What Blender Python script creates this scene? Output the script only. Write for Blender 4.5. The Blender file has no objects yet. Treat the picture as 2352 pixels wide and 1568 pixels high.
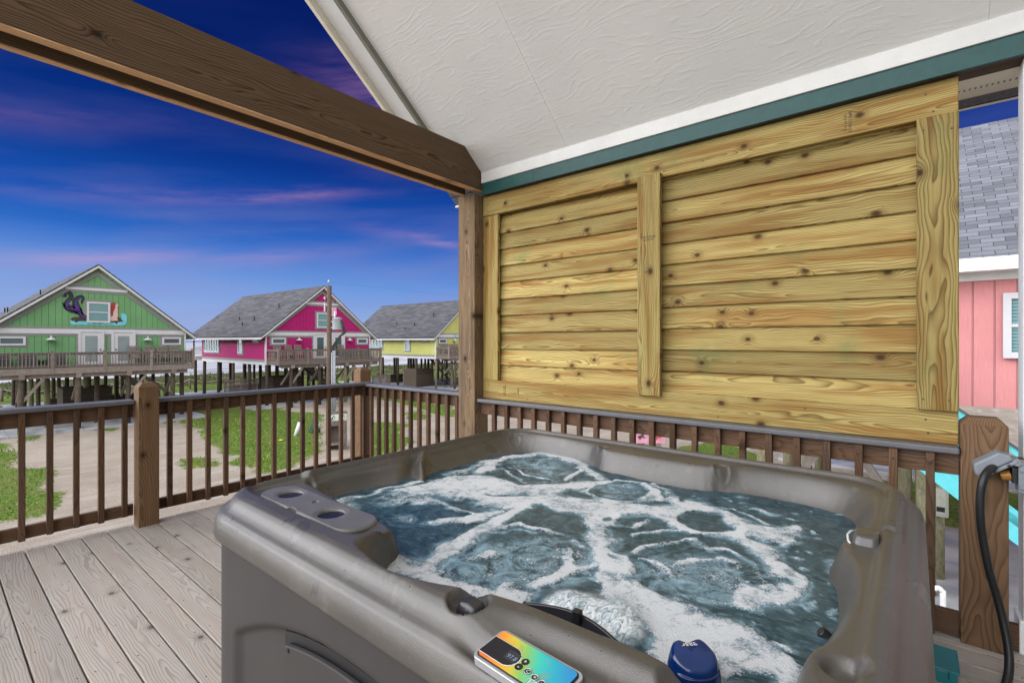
import bpy, math, random
import numpy as np
from mathutils import Vector, Matrix
random.seed(7)
R = math.radians
sc = bpy.context.scene
COL = sc.collection
CAMZ = 1.5; F = 1119.0
GZ = -3.7                                    # level of the yard below the deck

def at(x, y, z):
    """point at height z that the photo shows at (x, y) of a 2352 wide frame"""
    d = (x-1176)/F; dep = F*(CAMZ-z)/(y-784)
    return Vector((dep*(.636*d+.772), dep*(-.772*d+.636), z))
def ray(x, dep, y=None):
    d = (x-1176)/F
    return Vector((dep*(.636*d+.772), dep*(-.772*d+.636), CAMZ-(y-784)*dep/F if y is not None else 0))

# ------------------------------------------------------------------ objects
def tag(o, label=None, cat=None, group=None, kind=None):
    if label: o['label'] = label
    if cat: o['category'] = cat
    if group: o['group'] = group
    if kind: o['kind'] = kind
    return o
def thing(name, label, cat, loc=(0, 0, 0), group=None):
    o = bpy.data.objects.new(name, None); COL.objects.link(o); o.location = loc
    o.empty_display_size = .1
    return tag(o, label, cat, group)
def wloc(o):
    v = Vector((0, 0, 0))
    while o is not None:
        v = v+Vector(o.location); o = o.parent
    return v
def copy_tree(o, parent=None):
    c = o.copy(); COL.objects.link(c); c.parent = parent
    for ch in list(o.children): copy_tree(ch, c)
    return c

class MB:
    """collects shapes in world coordinates and links them as one mesh object"""
    def __init__(s): s.v = []; s.f = []; s.w = []; s.r = []; s.m = []; s.st = []
    def add(s, vs, fs, ws=None, rnd=None, m=0):
        b = len(s.v); r = random.random() if rnd is None else rnd; s.st.append((b, len(s.f)))
        s.v += [tuple(v) for v in vs]; s.f += [tuple(b+i for i in f) for f in fs]
        s.w += [tuple(w) for w in (ws if ws is not None else vs)]; s.r += [r]*len(vs); s.m += [m]*len(fs)
        return s
    def box(s, x0, x1, y0, y1, z0, z1, ax=None, m=0, rnd=None, M=None, off=None):
        vs = [Vector((x, y, z)) for x in (x0, x1) for y in (y0, y1) for z in (z0, z1)]
        fs = [(0, 1, 3, 2), (4, 6, 7, 5), (0, 4, 5, 1), (2, 3, 7, 6), (0, 2, 6, 4), (1, 5, 7, 3)]
        d = (abs(x1-x0), abs(y1-y0), abs(z1-z0))
        if ax is None: ax = d.index(max(d))
        o = off or (random.uniform(0, 60), random.uniform(-.10, .10), random.uniform(-.05, .05))
        c = ((x0+x1)/2, (y0+y1)/2, (z0+z1)/2); ot = [i for i in range(3) if i != ax]
        if d[ot[0]] < d[ot[1]]: ot.reverse()
        ws = [((v[ax]-c[ax])+o[0], (v[ot[0]]-c[ot[0]])+o[1], (v[ot[1]]-c[ot[1]])+o[2]) for v in vs]
        if M is not None: vs = [M @ v for v in vs]
        return s.add(vs, fs, ws, rnd, m)
    def beam(s, p0, p1, w, h, up=(0, 0, 1), m=0, rnd=None):
        p0 = Vector(p0); p1 = Vector(p1); a = (p1-p0); L = a.length; a.normalize()
        u = Vector(up); sd = a.cross(u)
        if sd.length < 1e-4: sd = a.cross(Vector((1, 0, 0)))
        sd.normalize(); u = sd.cross(a)
        M = Matrix((a, sd, u)).transposed().to_4x4(); M.translation = p0
        return s.box(0, L, -w/2, w/2, -h/2, h/2, 0, m, rnd, M)
    def cyl(s, p0, p1, r0, r1=None, n=12, m=0, caps=True, rnd=None):
        r1 = r0 if r1 is None else r1; p0 = Vector(p0); p1 = Vector(p1); a = (p1-p0); L = a.length; a.normalize()
        x = a.orthogonal().normalized(); y = a.cross(x); vs = []; ws = []; o = random.uniform(0, 60)
        for p, r, l in ((p0, r0, 0), (p1, r1, L)):
            for i in range(n):
                t = 2*math.pi*i/n
                vs.append(p+x*math.cos(t)*r+y*math.sin(t)*r); ws.append((o+l, math.cos(t)*r, math.sin(t)*r+.02))
        fs = [(i, (i+1) % n, n+(i+1) % n, n+i) for i in range(n)]
        if caps: fs += [tuple(range(n-1, -1, -1)), tuple(range(n, 2*n))]
        return s.add(vs, fs, ws, rnd, m)
    def tube(s, pts, r, n=8, m=0):
        pts = [Vector(p) for p in pts]; vs = []; fs = []; ws = []; prev = None; l = 0
        for i, p in enumerate(pts):
            a = (pts[min(i+1, len(pts)-1)]-pts[max(i-1, 0)]).normalized()
            if prev is None: x = a.orthogonal().normalized()
            else: x = (prev-a*prev.dot(a)).normalized()
            prev = x; y = a.cross(x); rr = r[i] if isinstance(r, (list, tuple)) else r
            if i: l += (p-pts[i-1]).length
            for k in range(n):
                t = 2*math.pi*k/n; vs.append(p+x*math.cos(t)*rr+y*math.sin(t)*rr); ws.append((l, math.cos(t)*rr, math.sin(t)*rr))
        for i in range(len(pts)-1):
            for k in range(n): fs.append((i*n+k, i*n+(k+1) % n, (i+1)*n+(k+1) % n, (i+1)*n+k))
        fs += [tuple(range(n-1, -1, -1)), tuple(range((len(pts)-1)*n, len(pts)*n))]
        return s.add(vs, fs, ws, m=m)
    def prism(s, poly, fn, m=0, rnd=None, wfn=None):
        """poly of 2D points; fn(a, b, side) gives 3D for side 0/1"""
        n = len(poly); vs = [Vector(fn(a, b, 0)) for a, b in poly]+[Vector(fn(a, b, 1)) for a, b in poly]
        fs = [tuple(range(n)), tuple(range(2*n-1, n-1, -1))]+[(i, n+i, n+(i+1) % n, (i+1) % n) for i in range(n)]
        ws = [(a, b, 0) for a, b in poly]*2
        return s.add(vs, fs, ws, rnd, m)
    def lathe(s, prof, c=(0, 0, 0), n=24, m=0, M=None, rnd=None):
        vs = []; fs = []
        for (r, z) in prof:
            for k in range(n):
                t = 2*math.pi*k/n; v = Vector((r*math.cos(t), r*math.sin(t), z))
                if M is not None: v = M @ v
                vs.append(v+Vector(c))
        for i in range(len(prof)-1):
            for k in range(n): fs.append((i*n+k, i*n+(k+1) % n, (i+1)*n+(k+1) % n, (i+1)*n+k))
        fs += [tuple(range(n-1, -1, -1)), tuple(range((len(prof)-1)*n, len(prof)*n))]
        return s.add(vs, fs, None, rnd, m)
    def parts(s, name, mats, parent=None, **k):
        """like build, but every collected shape becomes an object of its own"""
        e = s.st[1:]+[(len(s.v), len(s.f))]; out = []
        for (v0, f0), (v1, f1) in zip(s.st, e):
            q = MB(); q.v, q.w, q.r = s.v[v0:v1], s.w[v0:v1], s.r[v0:v1]; q.f = [tuple(i-v0 for i in f) for f in s.f[f0:f1]]; q.m = s.m[f0:f1]
            out.append(q.build(name, mats, parent, **k))
        return out
    def build(s, name, mats, parent=None, bevel=0, smooth=False, kind=None, segs=2, attrs=None):
        if not isinstance(mats, (list, tuple)): mats = [mats]
        me = bpy.data.meshes.new(name); off = wloc(parent) if parent is not None else Vector((0, 0, 0))
        me.from_pydata([(v[0]-off.x, v[1]-off.y, v[2]-off.z) for v in s.v], [], s.f)
        for m in mats: me.materials.append(m)
        me.polygons.foreach_set('material_index', s.m)
        a = me.attributes.new('wco', 'FLOAT_VECTOR', 'POINT'); a.data.foreach_set('vector', [c for w in s.w for c in w])
        a = me.attributes.new('rnd', 'FLOAT', 'POINT'); a.data.foreach_set('value', s.r)
        for k, vals in (attrs or {}).items():
            a = me.attributes.new(k, 'FLOAT', 'POINT'); a.data.foreach_set('value', vals)
        if smooth: me.polygons.foreach_set('use_smooth', [True]*len(s.f))
        me.update()
        o = bpy.data.objects.new(name, me); COL.objects.link(o); o.parent = parent
        if bevel:
            b = o.modifiers.new('bevel', 'BEVEL'); b.width = bevel; b.segments = segs; b.limit_method = 'ANGLE'; b.angle_limit = R(40)
            if not smooth: me.polygons.foreach_set('use_smooth', [False]*len(s.f))
        if kind: o['kind'] = kind
        return o

# ------------------------------------------------------------------ node helper
class NT:
    def __init__(s, tree): s.t = tree; s.n = tree.nodes; s.l = tree.links; s.n.clear()
    def new(s, t, **k):
        x = s.n.new(t)
        for a, b in k.items(): setattr(x, a, b)
        return x
    def set(s, inp, v):
        if isinstance(v, bpy.types.NodeSocket): s.l.new(v, inp)
        elif isinstance(v, bpy.types.Node): s.l.new(v.outputs[0], inp)
        elif v is not None:
            if hasattr(inp.default_value, '__len__') and hasattr(v, '__len__') and len(inp.default_value) == 4 and len(v) == 3: v = (*v, 1)
            inp.default_value = v
    def m(s, op, a, b=None, c=None, clamp=False):
        x = s.new('ShaderNodeMath', operation=op, use_clamp=clamp)
        for i, v in enumerate((a, b, c)):
            if v is not None: s.set(x.inputs[i], v)
        return x.outputs[0]
    def vm(s, op, a, b=None):
        x = s.new('ShaderNodeVectorMath', operation=op); s.set(x.inputs[0], a)
        if b is not None: s.set(x.inputs[1], b)
        return x.outputs[0]
    def xyz(s, v):
        x = s.new('ShaderNodeSeparateXYZ'); s.set(x.inputs[0], v); return x.outputs
    def comb(s, a, b, c):
        x = s.new('ShaderNodeCombineXYZ')
        for i, v in enumerate((a, b, c)): s.set(x.inputs[i], v)
        return x.outputs[0]
    def noise(s, v, scale=5, detail=3, rough=.5, out=0, dist=0):
        x = s.new('ShaderNodeTexNoise'); s.set(x.inputs['Vector'], v)
        x.inputs['Scale'].default_value = scale; x.inputs['Detail'].default_value = detail; x.inputs['Roughness'].default_value = rough; x.inputs['Distortion'].default_value = dist
        return x.outputs[out]
    def vor(s, v, scale=5, feature='F1', rand=1):
        x = s.new('ShaderNodeTexVoronoi', feature=feature); s.set(x.inputs['Vector'], v)
        x.inputs['Scale'].default_value = scale; x.inputs['Randomness'].default_value = rand
        return x.outputs
    def mix(s, f, a, b, mode='MIX'):
        x = s.new('ShaderNodeMix', data_type='RGBA', blend_type=mode)
        s.set(x.inputs[0], f); s.set(x.inputs[6], a); s.set(x.inputs[7], b); return x.outputs[2]
    def mr(s, v, a, b, c=0, d=1, smooth=False):
        x = s.new('ShaderNodeMapRange'); x.interpolation_type = 'SMOOTHSTEP' if smooth else 'LINEAR'; x.clamp = True
        for i, q in enumerate((v, a, b, c, d)): s.set(x.inputs[i], q)
        return x.outputs[0]
    def ramp(s, v, stops):
        x = s.new('ShaderNodeValToRGB'); s.set(x.inputs[0], v); e = x.color_ramp.elements
        while len(e) < len(stops): e.new(.5)
        for i, (p, c) in enumerate(stops): e[i].position = p; e[i].color = (*c, 1) if len(c) == 3 else c
        return x.outputs[0]
    def attr(s, name, out='Vector'):
        x = s.new('ShaderNodeAttribute'); x.attribute_name = name; return x.outputs[out]
    def geo(s): return s.new('ShaderNodeNewGeometry').outputs['Position']
    def bump(s, h, strength=.3, dist=.01, nrm=None):
        x = s.new('ShaderNodeBump'); x.inputs['Strength'].default_value = strength; x.inputs['Distance'].default_value = dist
        s.set(x.inputs['Height'], h)
        if nrm is not None: s.set(x.inputs['Normal'], nrm)
        return x.outputs[0]
def mat(name):
    m = bpy.data.materials.new(name); m.use_nodes = True; return m, NT(m.node_tree)
def pbr(t, col, rough=.6, nrm=None, metal=0, spec=.5, **k):
    p = t.new('ShaderNodeBsdfPrincipled'); t.set(p.inputs['Base Color'], col); t.set(p.inputs['Roughness'], rough)
    p.inputs['Metallic'].default_value = metal; p.inputs['Specular IOR Level'].default_value = spec
    if nrm is not None: t.set(p.inputs['Normal'], nrm)
    for a, b in k.items(): t.set(p.inputs[a.replace('_', ' ')], b)
    o = t.new('ShaderNodeOutputMaterial'); t.l.new(p.outputs[0], o.inputs[0]); return p

def plain(name, col, rough=.55, var=.12, scale=12, bump=.15, metal=0, spec=.5, bd=.004, **k):
    m, t = mat(name); p = t.geo(); n = t.noise(p, scale, 5, .6); r = t.attr('rnd', 'Fac')
    f = t.m('ADD', t.mr(n, .25, .75, 1-var, 1+var), t.m('MULTIPLY', t.m('SUBTRACT', r, .5), var*.8))
    c = t.vm('MULTIPLY', t.comb(f, f, f), tuple(col)+())
    pbr(t, c, rough, t.bump(t.noise(p, scale*12, 3, .6), bump, bd), metal, spec, **k); return m

def wood(name, light, dark, ring=95, knots=.5, knotc=(.03, .015, .008), rough=.7, rvar=.25, tint=None, grey=None, bumpd=.0012, grain=.35, kn_s=(5.0, 7.0), stain=None, ringc=.75):
    m, t = mat(name); w = t.attr('wco'); r = t.attr('rnd', 'Fac'); x, y, z = t.xyz(w)
    low = t.noise(t.comb(t.m('MULTIPLY', x, 1.1), t.m('MULTIPLY', y, 4), t.m('MULTIPLY', z, 4)), 1, 3, .5, 1)
    lx, ly, lz = t.xyz(low)
    wy = t.m('MULTIPLY_ADD', t.m('SUBTRACT', lx, .5), .16, y); wz = t.m('MULTIPLY_ADD', t.m('SUBTRACT', ly, .5), .16, z)
    vq = t.new('ShaderNodeTexVoronoi', voronoi_dimensions='2D'); vq.inputs['Scale'].default_value = 1; t.set(vq.inputs['Vector'], t.comb(t.m('MULTIPLY_ADD', x, kn_s[0], t.m('MULTIPLY', r, 57)), t.m('MULTIPLY_ADD', y, kn_s[1], t.m('MULTIPLY', r, 31)), 0)); v = vq.outputs
    d = v[0]; on = t.mr(t.xyz(v[1])[0], 1-knots*.26, 1-knots*.26+.01)
    infl = t.m('MULTIPLY', t.m('POWER', 2.718, t.m('MULTIPLY', t.m('MULTIPLY', d, d), -17)), on)
    rr = t.m('SQRT', t.m('ADD', t.m('MULTIPLY', wy, wy), t.m('MULTIPLY', wz, wz)))
    rr = t.m('MULTIPLY_ADD', infl, .028, rr)
    fr = t.m('FRACT', t.m('MULTIPLY', rr, ring))
    late = t.m('POWER', fr, 2.2)                              # pale early wood, dark late wood
    late = t.m('MULTIPLY', late, t.mr(fr, 1, .9))
    fine = t.noise(t.comb(t.m('MULTIPLY', x, 6), t.m('MULTIPLY', y, 330), t.m('MULTIPLY', z, 330)), 1, 3, .6)
    mid = t.noise(t.comb(t.m('MULTIPLY', x, 2), t.m('MULTIPLY', y, 26), t.m('MULTIPLY', z, 26)), 1, 4, .6)
    g = t.m('ADD', t.m('MULTIPLY', late, ringc), t.m('MULTIPLY', t.m('SUBTRACT', fine, .5), grain))
    g = t.m('ADD', g, t.m('MULTIPLY', t.m('SUBTRACT', mid, .5), .7), clamp=True)
    c = t.mix(g, light, dark)
    if tint: c = t.mix(t.m('MULTIPLY', t.mr(t.noise(t.comb(t.m('MULTIPLY', x, 1.3), t.m('MULTIPLY', y, 19), t.m('MULTIPLY', r, 90)), 1, 3), .46, .64), .85), c, t.mix(g, tint, dark))
    if grey: c = t.mix(t.mr(t.noise(w, 5, 4, .6), .35, .7), c, t.mix(g, grey, dark))
    if stain: c = t.mix(t.m('MULTIPLY', t.mr(t.noise(t.geo(), 2.3, 5, .65), .56, .72), .6), c, stain)
    kd = t.m('MULTIPLY', t.mr(d, t.mr(t.xyz(v[1])[1], 0, 1, .10, .17), .06), on); c = t.mix(kd, c, knotc)
    kr = t.m('MULTIPLY', t.mr(d, .3, .12), on); c = t.mix(t.m('MULTIPLY', kr, .45), c, dark)
    vf = t.mr(r, 0, 1, 1-rvar, 1+rvar); c = t.vm('MULTIPLY', c, t.comb(vf, vf, vf))
    h = t.m('ADD', t.m('MULTIPLY', g, -1), t.m('MULTIPLY', fine, .4))
    pbr(t, c, max(rough, .6), t.bump(h, .6, bumpd), spec=.14); return m

def siding(name, col, groove=.2, horiz=False):
    m, t = mat(name); w = t.attr('wco'); x, y, z = t.xyz(w)
    f = t.m('FRACT', t.m('MULTIPLY', x, 1/groove)); g = t.m('MULTIPLY', t.mr(f, .0, .03), t.mr(f, .12, .09)); g = t.m('SUBTRACT', t.mr(f, .0, .04), t.mr(f, .08, .12)) 
    n = t.noise(t.comb(t.m('MULTIPLY', x, 40), t.m('MULTIPLY', y, 3), z), 1, 4, .6); n2 = t.noise(w, .9, 4)
    v = t.m('MULTIPLY', t.mr(n, .3, .7, .93, 1.06), t.mr(n2, .3, .7, .92, 1.06)); v = t.m('MULTIPLY', v, t.mr(g, 0, 1, 1, .72))
    c = t.vm('MULTIPLY', t.comb(v, v, v), col)
    pbr(t, c, .7, t.bump(t.m('ADD', t.m('MULTIPLY', g, -1), t.m('MULTIPLY', n, .12)), .8, .02), spec=.25); return m
def shingle(name, col, w_=.33, h_=.145):
    m, t = mat(name); w = t.attr('wco')
    b = t.new('ShaderNodeTexBrick'); t.set(b.inputs['Vector'], w); b.offset = .5; b.inputs['Scale'].default_value = 1
    b.inputs['Brick Width'].default_value = w_; b.inputs['Row Height'].default_value = h_; b.inputs['Mortar Size'].default_value = .006
    b.inputs['Color1'].default_value = (*[c*.72 for c in col], 1); b.inputs['Color2'].default_value = (*[c*1.3 for c in col], 1); b.inputs['Mortar'].default_value = (*[c*.35 for c in col], 1)
    n = t.noise(w, 60, 3, .7); n2 = t.noise(w, .7, 4)
    v = t.m('MULTIPLY', t.mr(n, .3, .7, .8, 1.2), t.mr(n2, .3, .7, .9, 1.1)); c = t.vm('MULTIPLY', b.outputs[0], t.comb(v, v, v))
    y = t.m('FRACT', t.m('DIVIDE', t.xyz(w)[1], h_))
    pbr(t, c, .9, t.bump(t.m('ADD', t.m('MULTIPLY', b.outputs['Fac'], -1), t.m('ADD', y, t.m('MULTIPLY', n, .3))), .7, .01), spec=.2); return m

PINE = wood('treated_pine', (.445, .345, .125), (.12, .060, .014), ring=84, knots=.85, rough=.45, rvar=.32, tint=(.30, .155, .04), stain=(.16, .20, .07), ringc=1.0, grain=.5)
DECKW = wood('deck_boards', (.41, .37, .335), (.20, .16, .135), ring=78, knots=.4, knotc=(.05, .035, .028), rough=.5, rvar=.13, tint=(.42, .36, .31), bumpd=.0014, ringc=.72, stain=(.24, .195, .16))
BROWN = wood('stained_pine', (.118, .066, .038), (.028, .015, .009), ring=110, knots=.35, rough=.62, rvar=.28, grain=.5, tint=(.12, .075, .052))
POSTW = wood('post_wood', (.19, .112, .062), (.045, .024, .012), ring=95, knots=.45, rough=.6, rvar=.1, grain=.4)
ROUGH = wood('rough_sawn', (.25, .17, .10), (.04, .023, .014), ring=130, knots=.35, rough=.9, rvar=.08, grain=1.9, bumpd=.007, tint=(.15, .11, .075))
BEAM = wood('glulam_beam', (.155, .098, .058), (.03, .018, .010), ring=75, knots=.2, rough=.55, rvar=.12, grain=.9, ringc=1.0)
PLYEDGE = wood('beam_edge', (.80, .50, .28), (.35, .18, .08), ring=60, knots=.1, rough=.7, rvar=.05, stain=(.12, .06, .03))
FARWOOD = wood('weathered_wood', (.21, .165, .14), (.09, .065, .055), ring=60, knots=.1, rough=.85, rvar=.3, grey=(.26, .23, .22))
PILEW = wood('piling', (.075, .052, .038), (.022, .015, .011), ring=60, knots=.1, rough=.85, rvar=.4, grey=(.10, .09, .07))
GREENPILE = wood('green_piling', (.20, .18, .10), (.07, .06, .03), ring=70, knots=.1, rough=.85, rvar=.2, grey=(.22, .21, .15))
POLEW = wood('utility_pole_wood', (.13, .095, .072), (.045, .028, .02), ring=60, knots=.1, rough=.85, rvar=.1, grain=.9)
CEILW = None
def ceiling_mat():
    m, t = mat('textured_soffit'); w = t.attr('wco'); x, y, z = t.xyz(w)
    low = t.noise(t.comb(t.m('MULTIPLY', x, 1.1), t.m('MULTIPLY', y, 3.2), 0), 1, 3, .5)
    # embossed grain: nested wavy bands stretched along the board
    a = t.m('SINE', t.m('MULTIPLY', t.m('ADD', t.m('MULTIPLY', y, 1.3), low), 90))
    br = t.noise(t.comb(t.m('MULTIPLY', x, 3), t.m('MULTIPLY', y, 22), 0), 1, 5, .7)
    h = t.m('MULTIPLY', t.mr(a, .1, .8), t.mr(br, .44, .60))
    n = t.noise(w, 160, 3, .6)
    v = t.mr(t.noise(w, 1.4, 5, .6), .3, .75, 1.02, .93)
    c = t.vm('MULTIPLY', t.comb(v, v, v), (.76, .745, .715))
    c = t.mix(t.mr(t.noise(w, 9, 2), .78, .84), c, (.5, .45, .4))
    pbr(t, c, .55, t.bump(t.m('ADD', t.m('MULTIPLY', h, 1), t.m('MULTIPLY', n, .6)), .17, .006), spec=.3); return m
CEIL = ceiling_mat()
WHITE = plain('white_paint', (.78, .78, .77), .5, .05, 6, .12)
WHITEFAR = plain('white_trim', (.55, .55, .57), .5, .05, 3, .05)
CREAM = plain('cream_soffit', (.74, .68, .56), .5, .06, 6, .1)
GREYTRIM = plain('grey_trim', (.22, .22, .22), .6, .08, 3, .05)
TEAL = plain('teal_paint', (.006, .066, .062), .5, .18, 20, .3)
CAPG = plain('grey_rail_cap', (.115, .115, .125), .38, .12, 10, .2)
BLACK = plain('black_plastic', (.013, .013, .015), .3, .1, 20, .1)
RUBBER = plain('black_rubber', (.010, .010, .011), .45, .1, 20, .1)
STEEL = plain('galvanised_steel', (.42, .44, .46), .45, .1, 12, .1, metal=.3)
GREYBOX = plain('grey_plastic', (.20, .22, .245), .42, .06, 10, .1)
PVC = plain('white_pvc', (.66, .66, .68), .35, .06, 8, .05)
CONDUIT = plain('grey_conduit', (.27, .29, .32), .4, .1, 8, .1)
GREENM = plain('dark_green_metal', (.025, .06, .04), .5, .15, 8, .1)
TURQ = plain('turquoise_paint', (.10, .50, .55), .5, .08, 5, .15)
TEALTRAY = plain('teal_plastic', (.01, .17, .19), .4, .08, 5, .1)
ROPE = plain('pale_rope', (.5, .46, .38), .9, .1, 20, .2)
GLASS = plain('window_glass', (.05, .085, .10), .08, .25, .6, 0, spec=.8)
BLINDS = None
def blinds_mat():
    m, t = mat('window_blinds'); x, y, z = t.xyz(t.geo()); f = t.m('FRACT', t.m('MULTIPLY', z, 16))
    c = t.mix(t.mr(f, .3, .45), (.07, .17, .19), (.17, .32, .34)); pbr(t, c, .2, spec=.6, Coat_Weight=.5, Coat_Roughness=.05); return m
BLINDS = blinds_mat()
BLUE = plain('blue_plastic', (.0012, .022, .115), .1, .1, 20, .03, spec=.7)

# ------------------------------------------------------------------ setting: ground, slabs, dune, sea
def chaikin(P, k=2):
    P = [tuple(p) for p in P]
    for _ in range(k):
        Q = []
        for i in range(len(P)):
            a = P[i]; b = P[(i+1) % len(P)]
            Q += [(a[0]*.75+b[0]*.25, a[1]*.75+b[1]*.25), (a[0]*.25+b[0]*.75, a[1]*.25+b[1]*.75)]
        P = Q
    return np.array(P)
def sdf(P, X, Y):
    """signed distance, positive inside"""
    d = np.full(X.shape, 1e9); ins = np.zeros(X.shape, bool); n = len(P)
    for i in range(n):
        ax, ay = P[i]; bx, by = P[(i+1) % n]; ex, ey = bx-ax, by-ay; wx, wy = X-ax, Y-ay
        L = ex*ex+ey*ey+1e-12; t = np.clip((wx*ex+wy*ey)/L, 0, 1)
        d = np.minimum(d, (wx-ex*t)**2+(wy-ey*t)**2)
        c = ((ay > Y) != (by > Y)) & (X < (bx-ax)*(Y-ay)/((by-ay) if by != ay else 1e-9)+ax); ins ^= c
    d = np.sqrt(d); return np.where(ins, d, -d)
def seg(P, X, Y):
    d = np.full(X.shape, 1e9)
    for i in range(len(P)-1):
        ax, ay = P[i]; bx, by = P[i+1]; ex, ey = bx-ax, by-ay; wx, wy = X-ax, Y-ay
        t = np.clip((wx*ex+wy*ey)/(ex*ex+ey*ey+1e-12), 0, 1); d = np.minimum(d, (wx-ex*t)**2+(wy-ey*t)**2)
    return np.sqrt(d)
def sm(x, a, b):
    t = np.clip((x-a)/(b-a), 0, 1); return t*t*(3-2*t)
def vnoise(X, Y, s, seed=0):
    rs = np.random.RandomState(seed); T = rs.rand(64, 64); u = X*s; v = Y*s; i = np.floor(u).astype(int); j = np.floor(v).astype(int)
    fu = u-i; fv = v-j; fu = fu*fu*(3-2*fu); fv = fv*fv*(3-2*fv); g = lambda a, b: T[a % 64, b % 64]
    return (g(i, j)*(1-fu)+g(i+1, j)*fu)*(1-fv)+(g(i, j+1)*(1-fu)+g(i+1, j+1)*fu)*fv

def crop3(x, y): return (x/2.091/1.7415, (1450+y/2.091)/1.7415)
def crop4(x, y): return ((900+x/2.24)/1.7415, (1450+y/2.24)/1.7415)
def gp(pts, fn): return [tuple(at(*fn(*p), GZ)[:2]) for p in pts]
def gcirc(c, rx, ry, fn): return gp([(c[0]+rx*math.cos(a*math.pi/6), c[1]+ry*math.sin(a*math.pi/6)) for a in range(12)], fn)
GR = [gp([(0, 650), (60, 720), (130, 770), (140, 830), (250, 890), (360, 900), (400, 1000), (460, 1100), (490, 1150), (350, 1250), (200, 1300), (0, 1370)], crop3)]
a0, a1 = GR[0][-1], GR[0][0]
GR[0] = GR[0]+[(a0[0]-6, a0[1]-1), (a1[0]-12, a1[1]-2)]
GR += [gcirc((215, 625), 100, 38, crop3), gcirc((880, 555), 130, 20, crop3), gcirc((1650, 840), 175, 48, crop3), gcirc((1400, 495), 70, 16, crop3)]
GR += [gp([(1560, 400), (1500, 470), (1560, 540), (1680, 590), (1700, 640), (1820, 690), (1830, 760), (1990, 800), (1920, 830), (1980, 880), (2070, 885)], crop3)
       + gp([(60, 960), (200, 950), (400, 970), (600, 940), (830, 830), (870, 780), (885, 600), (870, 470), (780, 445), (580, 440), (520, 400), (320, 410), (180, 370), (0, 380)], crop4)]
GR += [gp([(1340, 290), (1640, 310), (1700, 340), (2060, 390), (2120, 500), (1880, 470), (1780, 425), (1600, 370), (1340, 330)], crop4),
       gp([(1620, 450), (1700, 430), (1790, 440), (1810, 500), (1650, 512)], crop4),
       gp([(1280, 540), (1650, 538), (1705, 570), (1620, 620), (1690, 700), (1600, 760), (1380, 900), (1250, 880)], crop4)]
GR += [[(18.2, -6), (24, -6), (23, 2.6), (19, 2.4)], [(20, 5), (24, 4.6), (27, 8), (22, 9)]]
LAWN = [[(-30, 57.5), (90, 57.5), (90, 90), (-30, 90)], [(11.9, 40), (17.3, 40), (17.3, 58), (11.9, 58)], [(26.8, 42), (35, 42), (35, 58), (26.8, 58)], [(-6, 40), (2, 40), (2, 58), (-6, 58)], [(46, 30), (90, 30), (90, 58), (46, 58)]]
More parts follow.
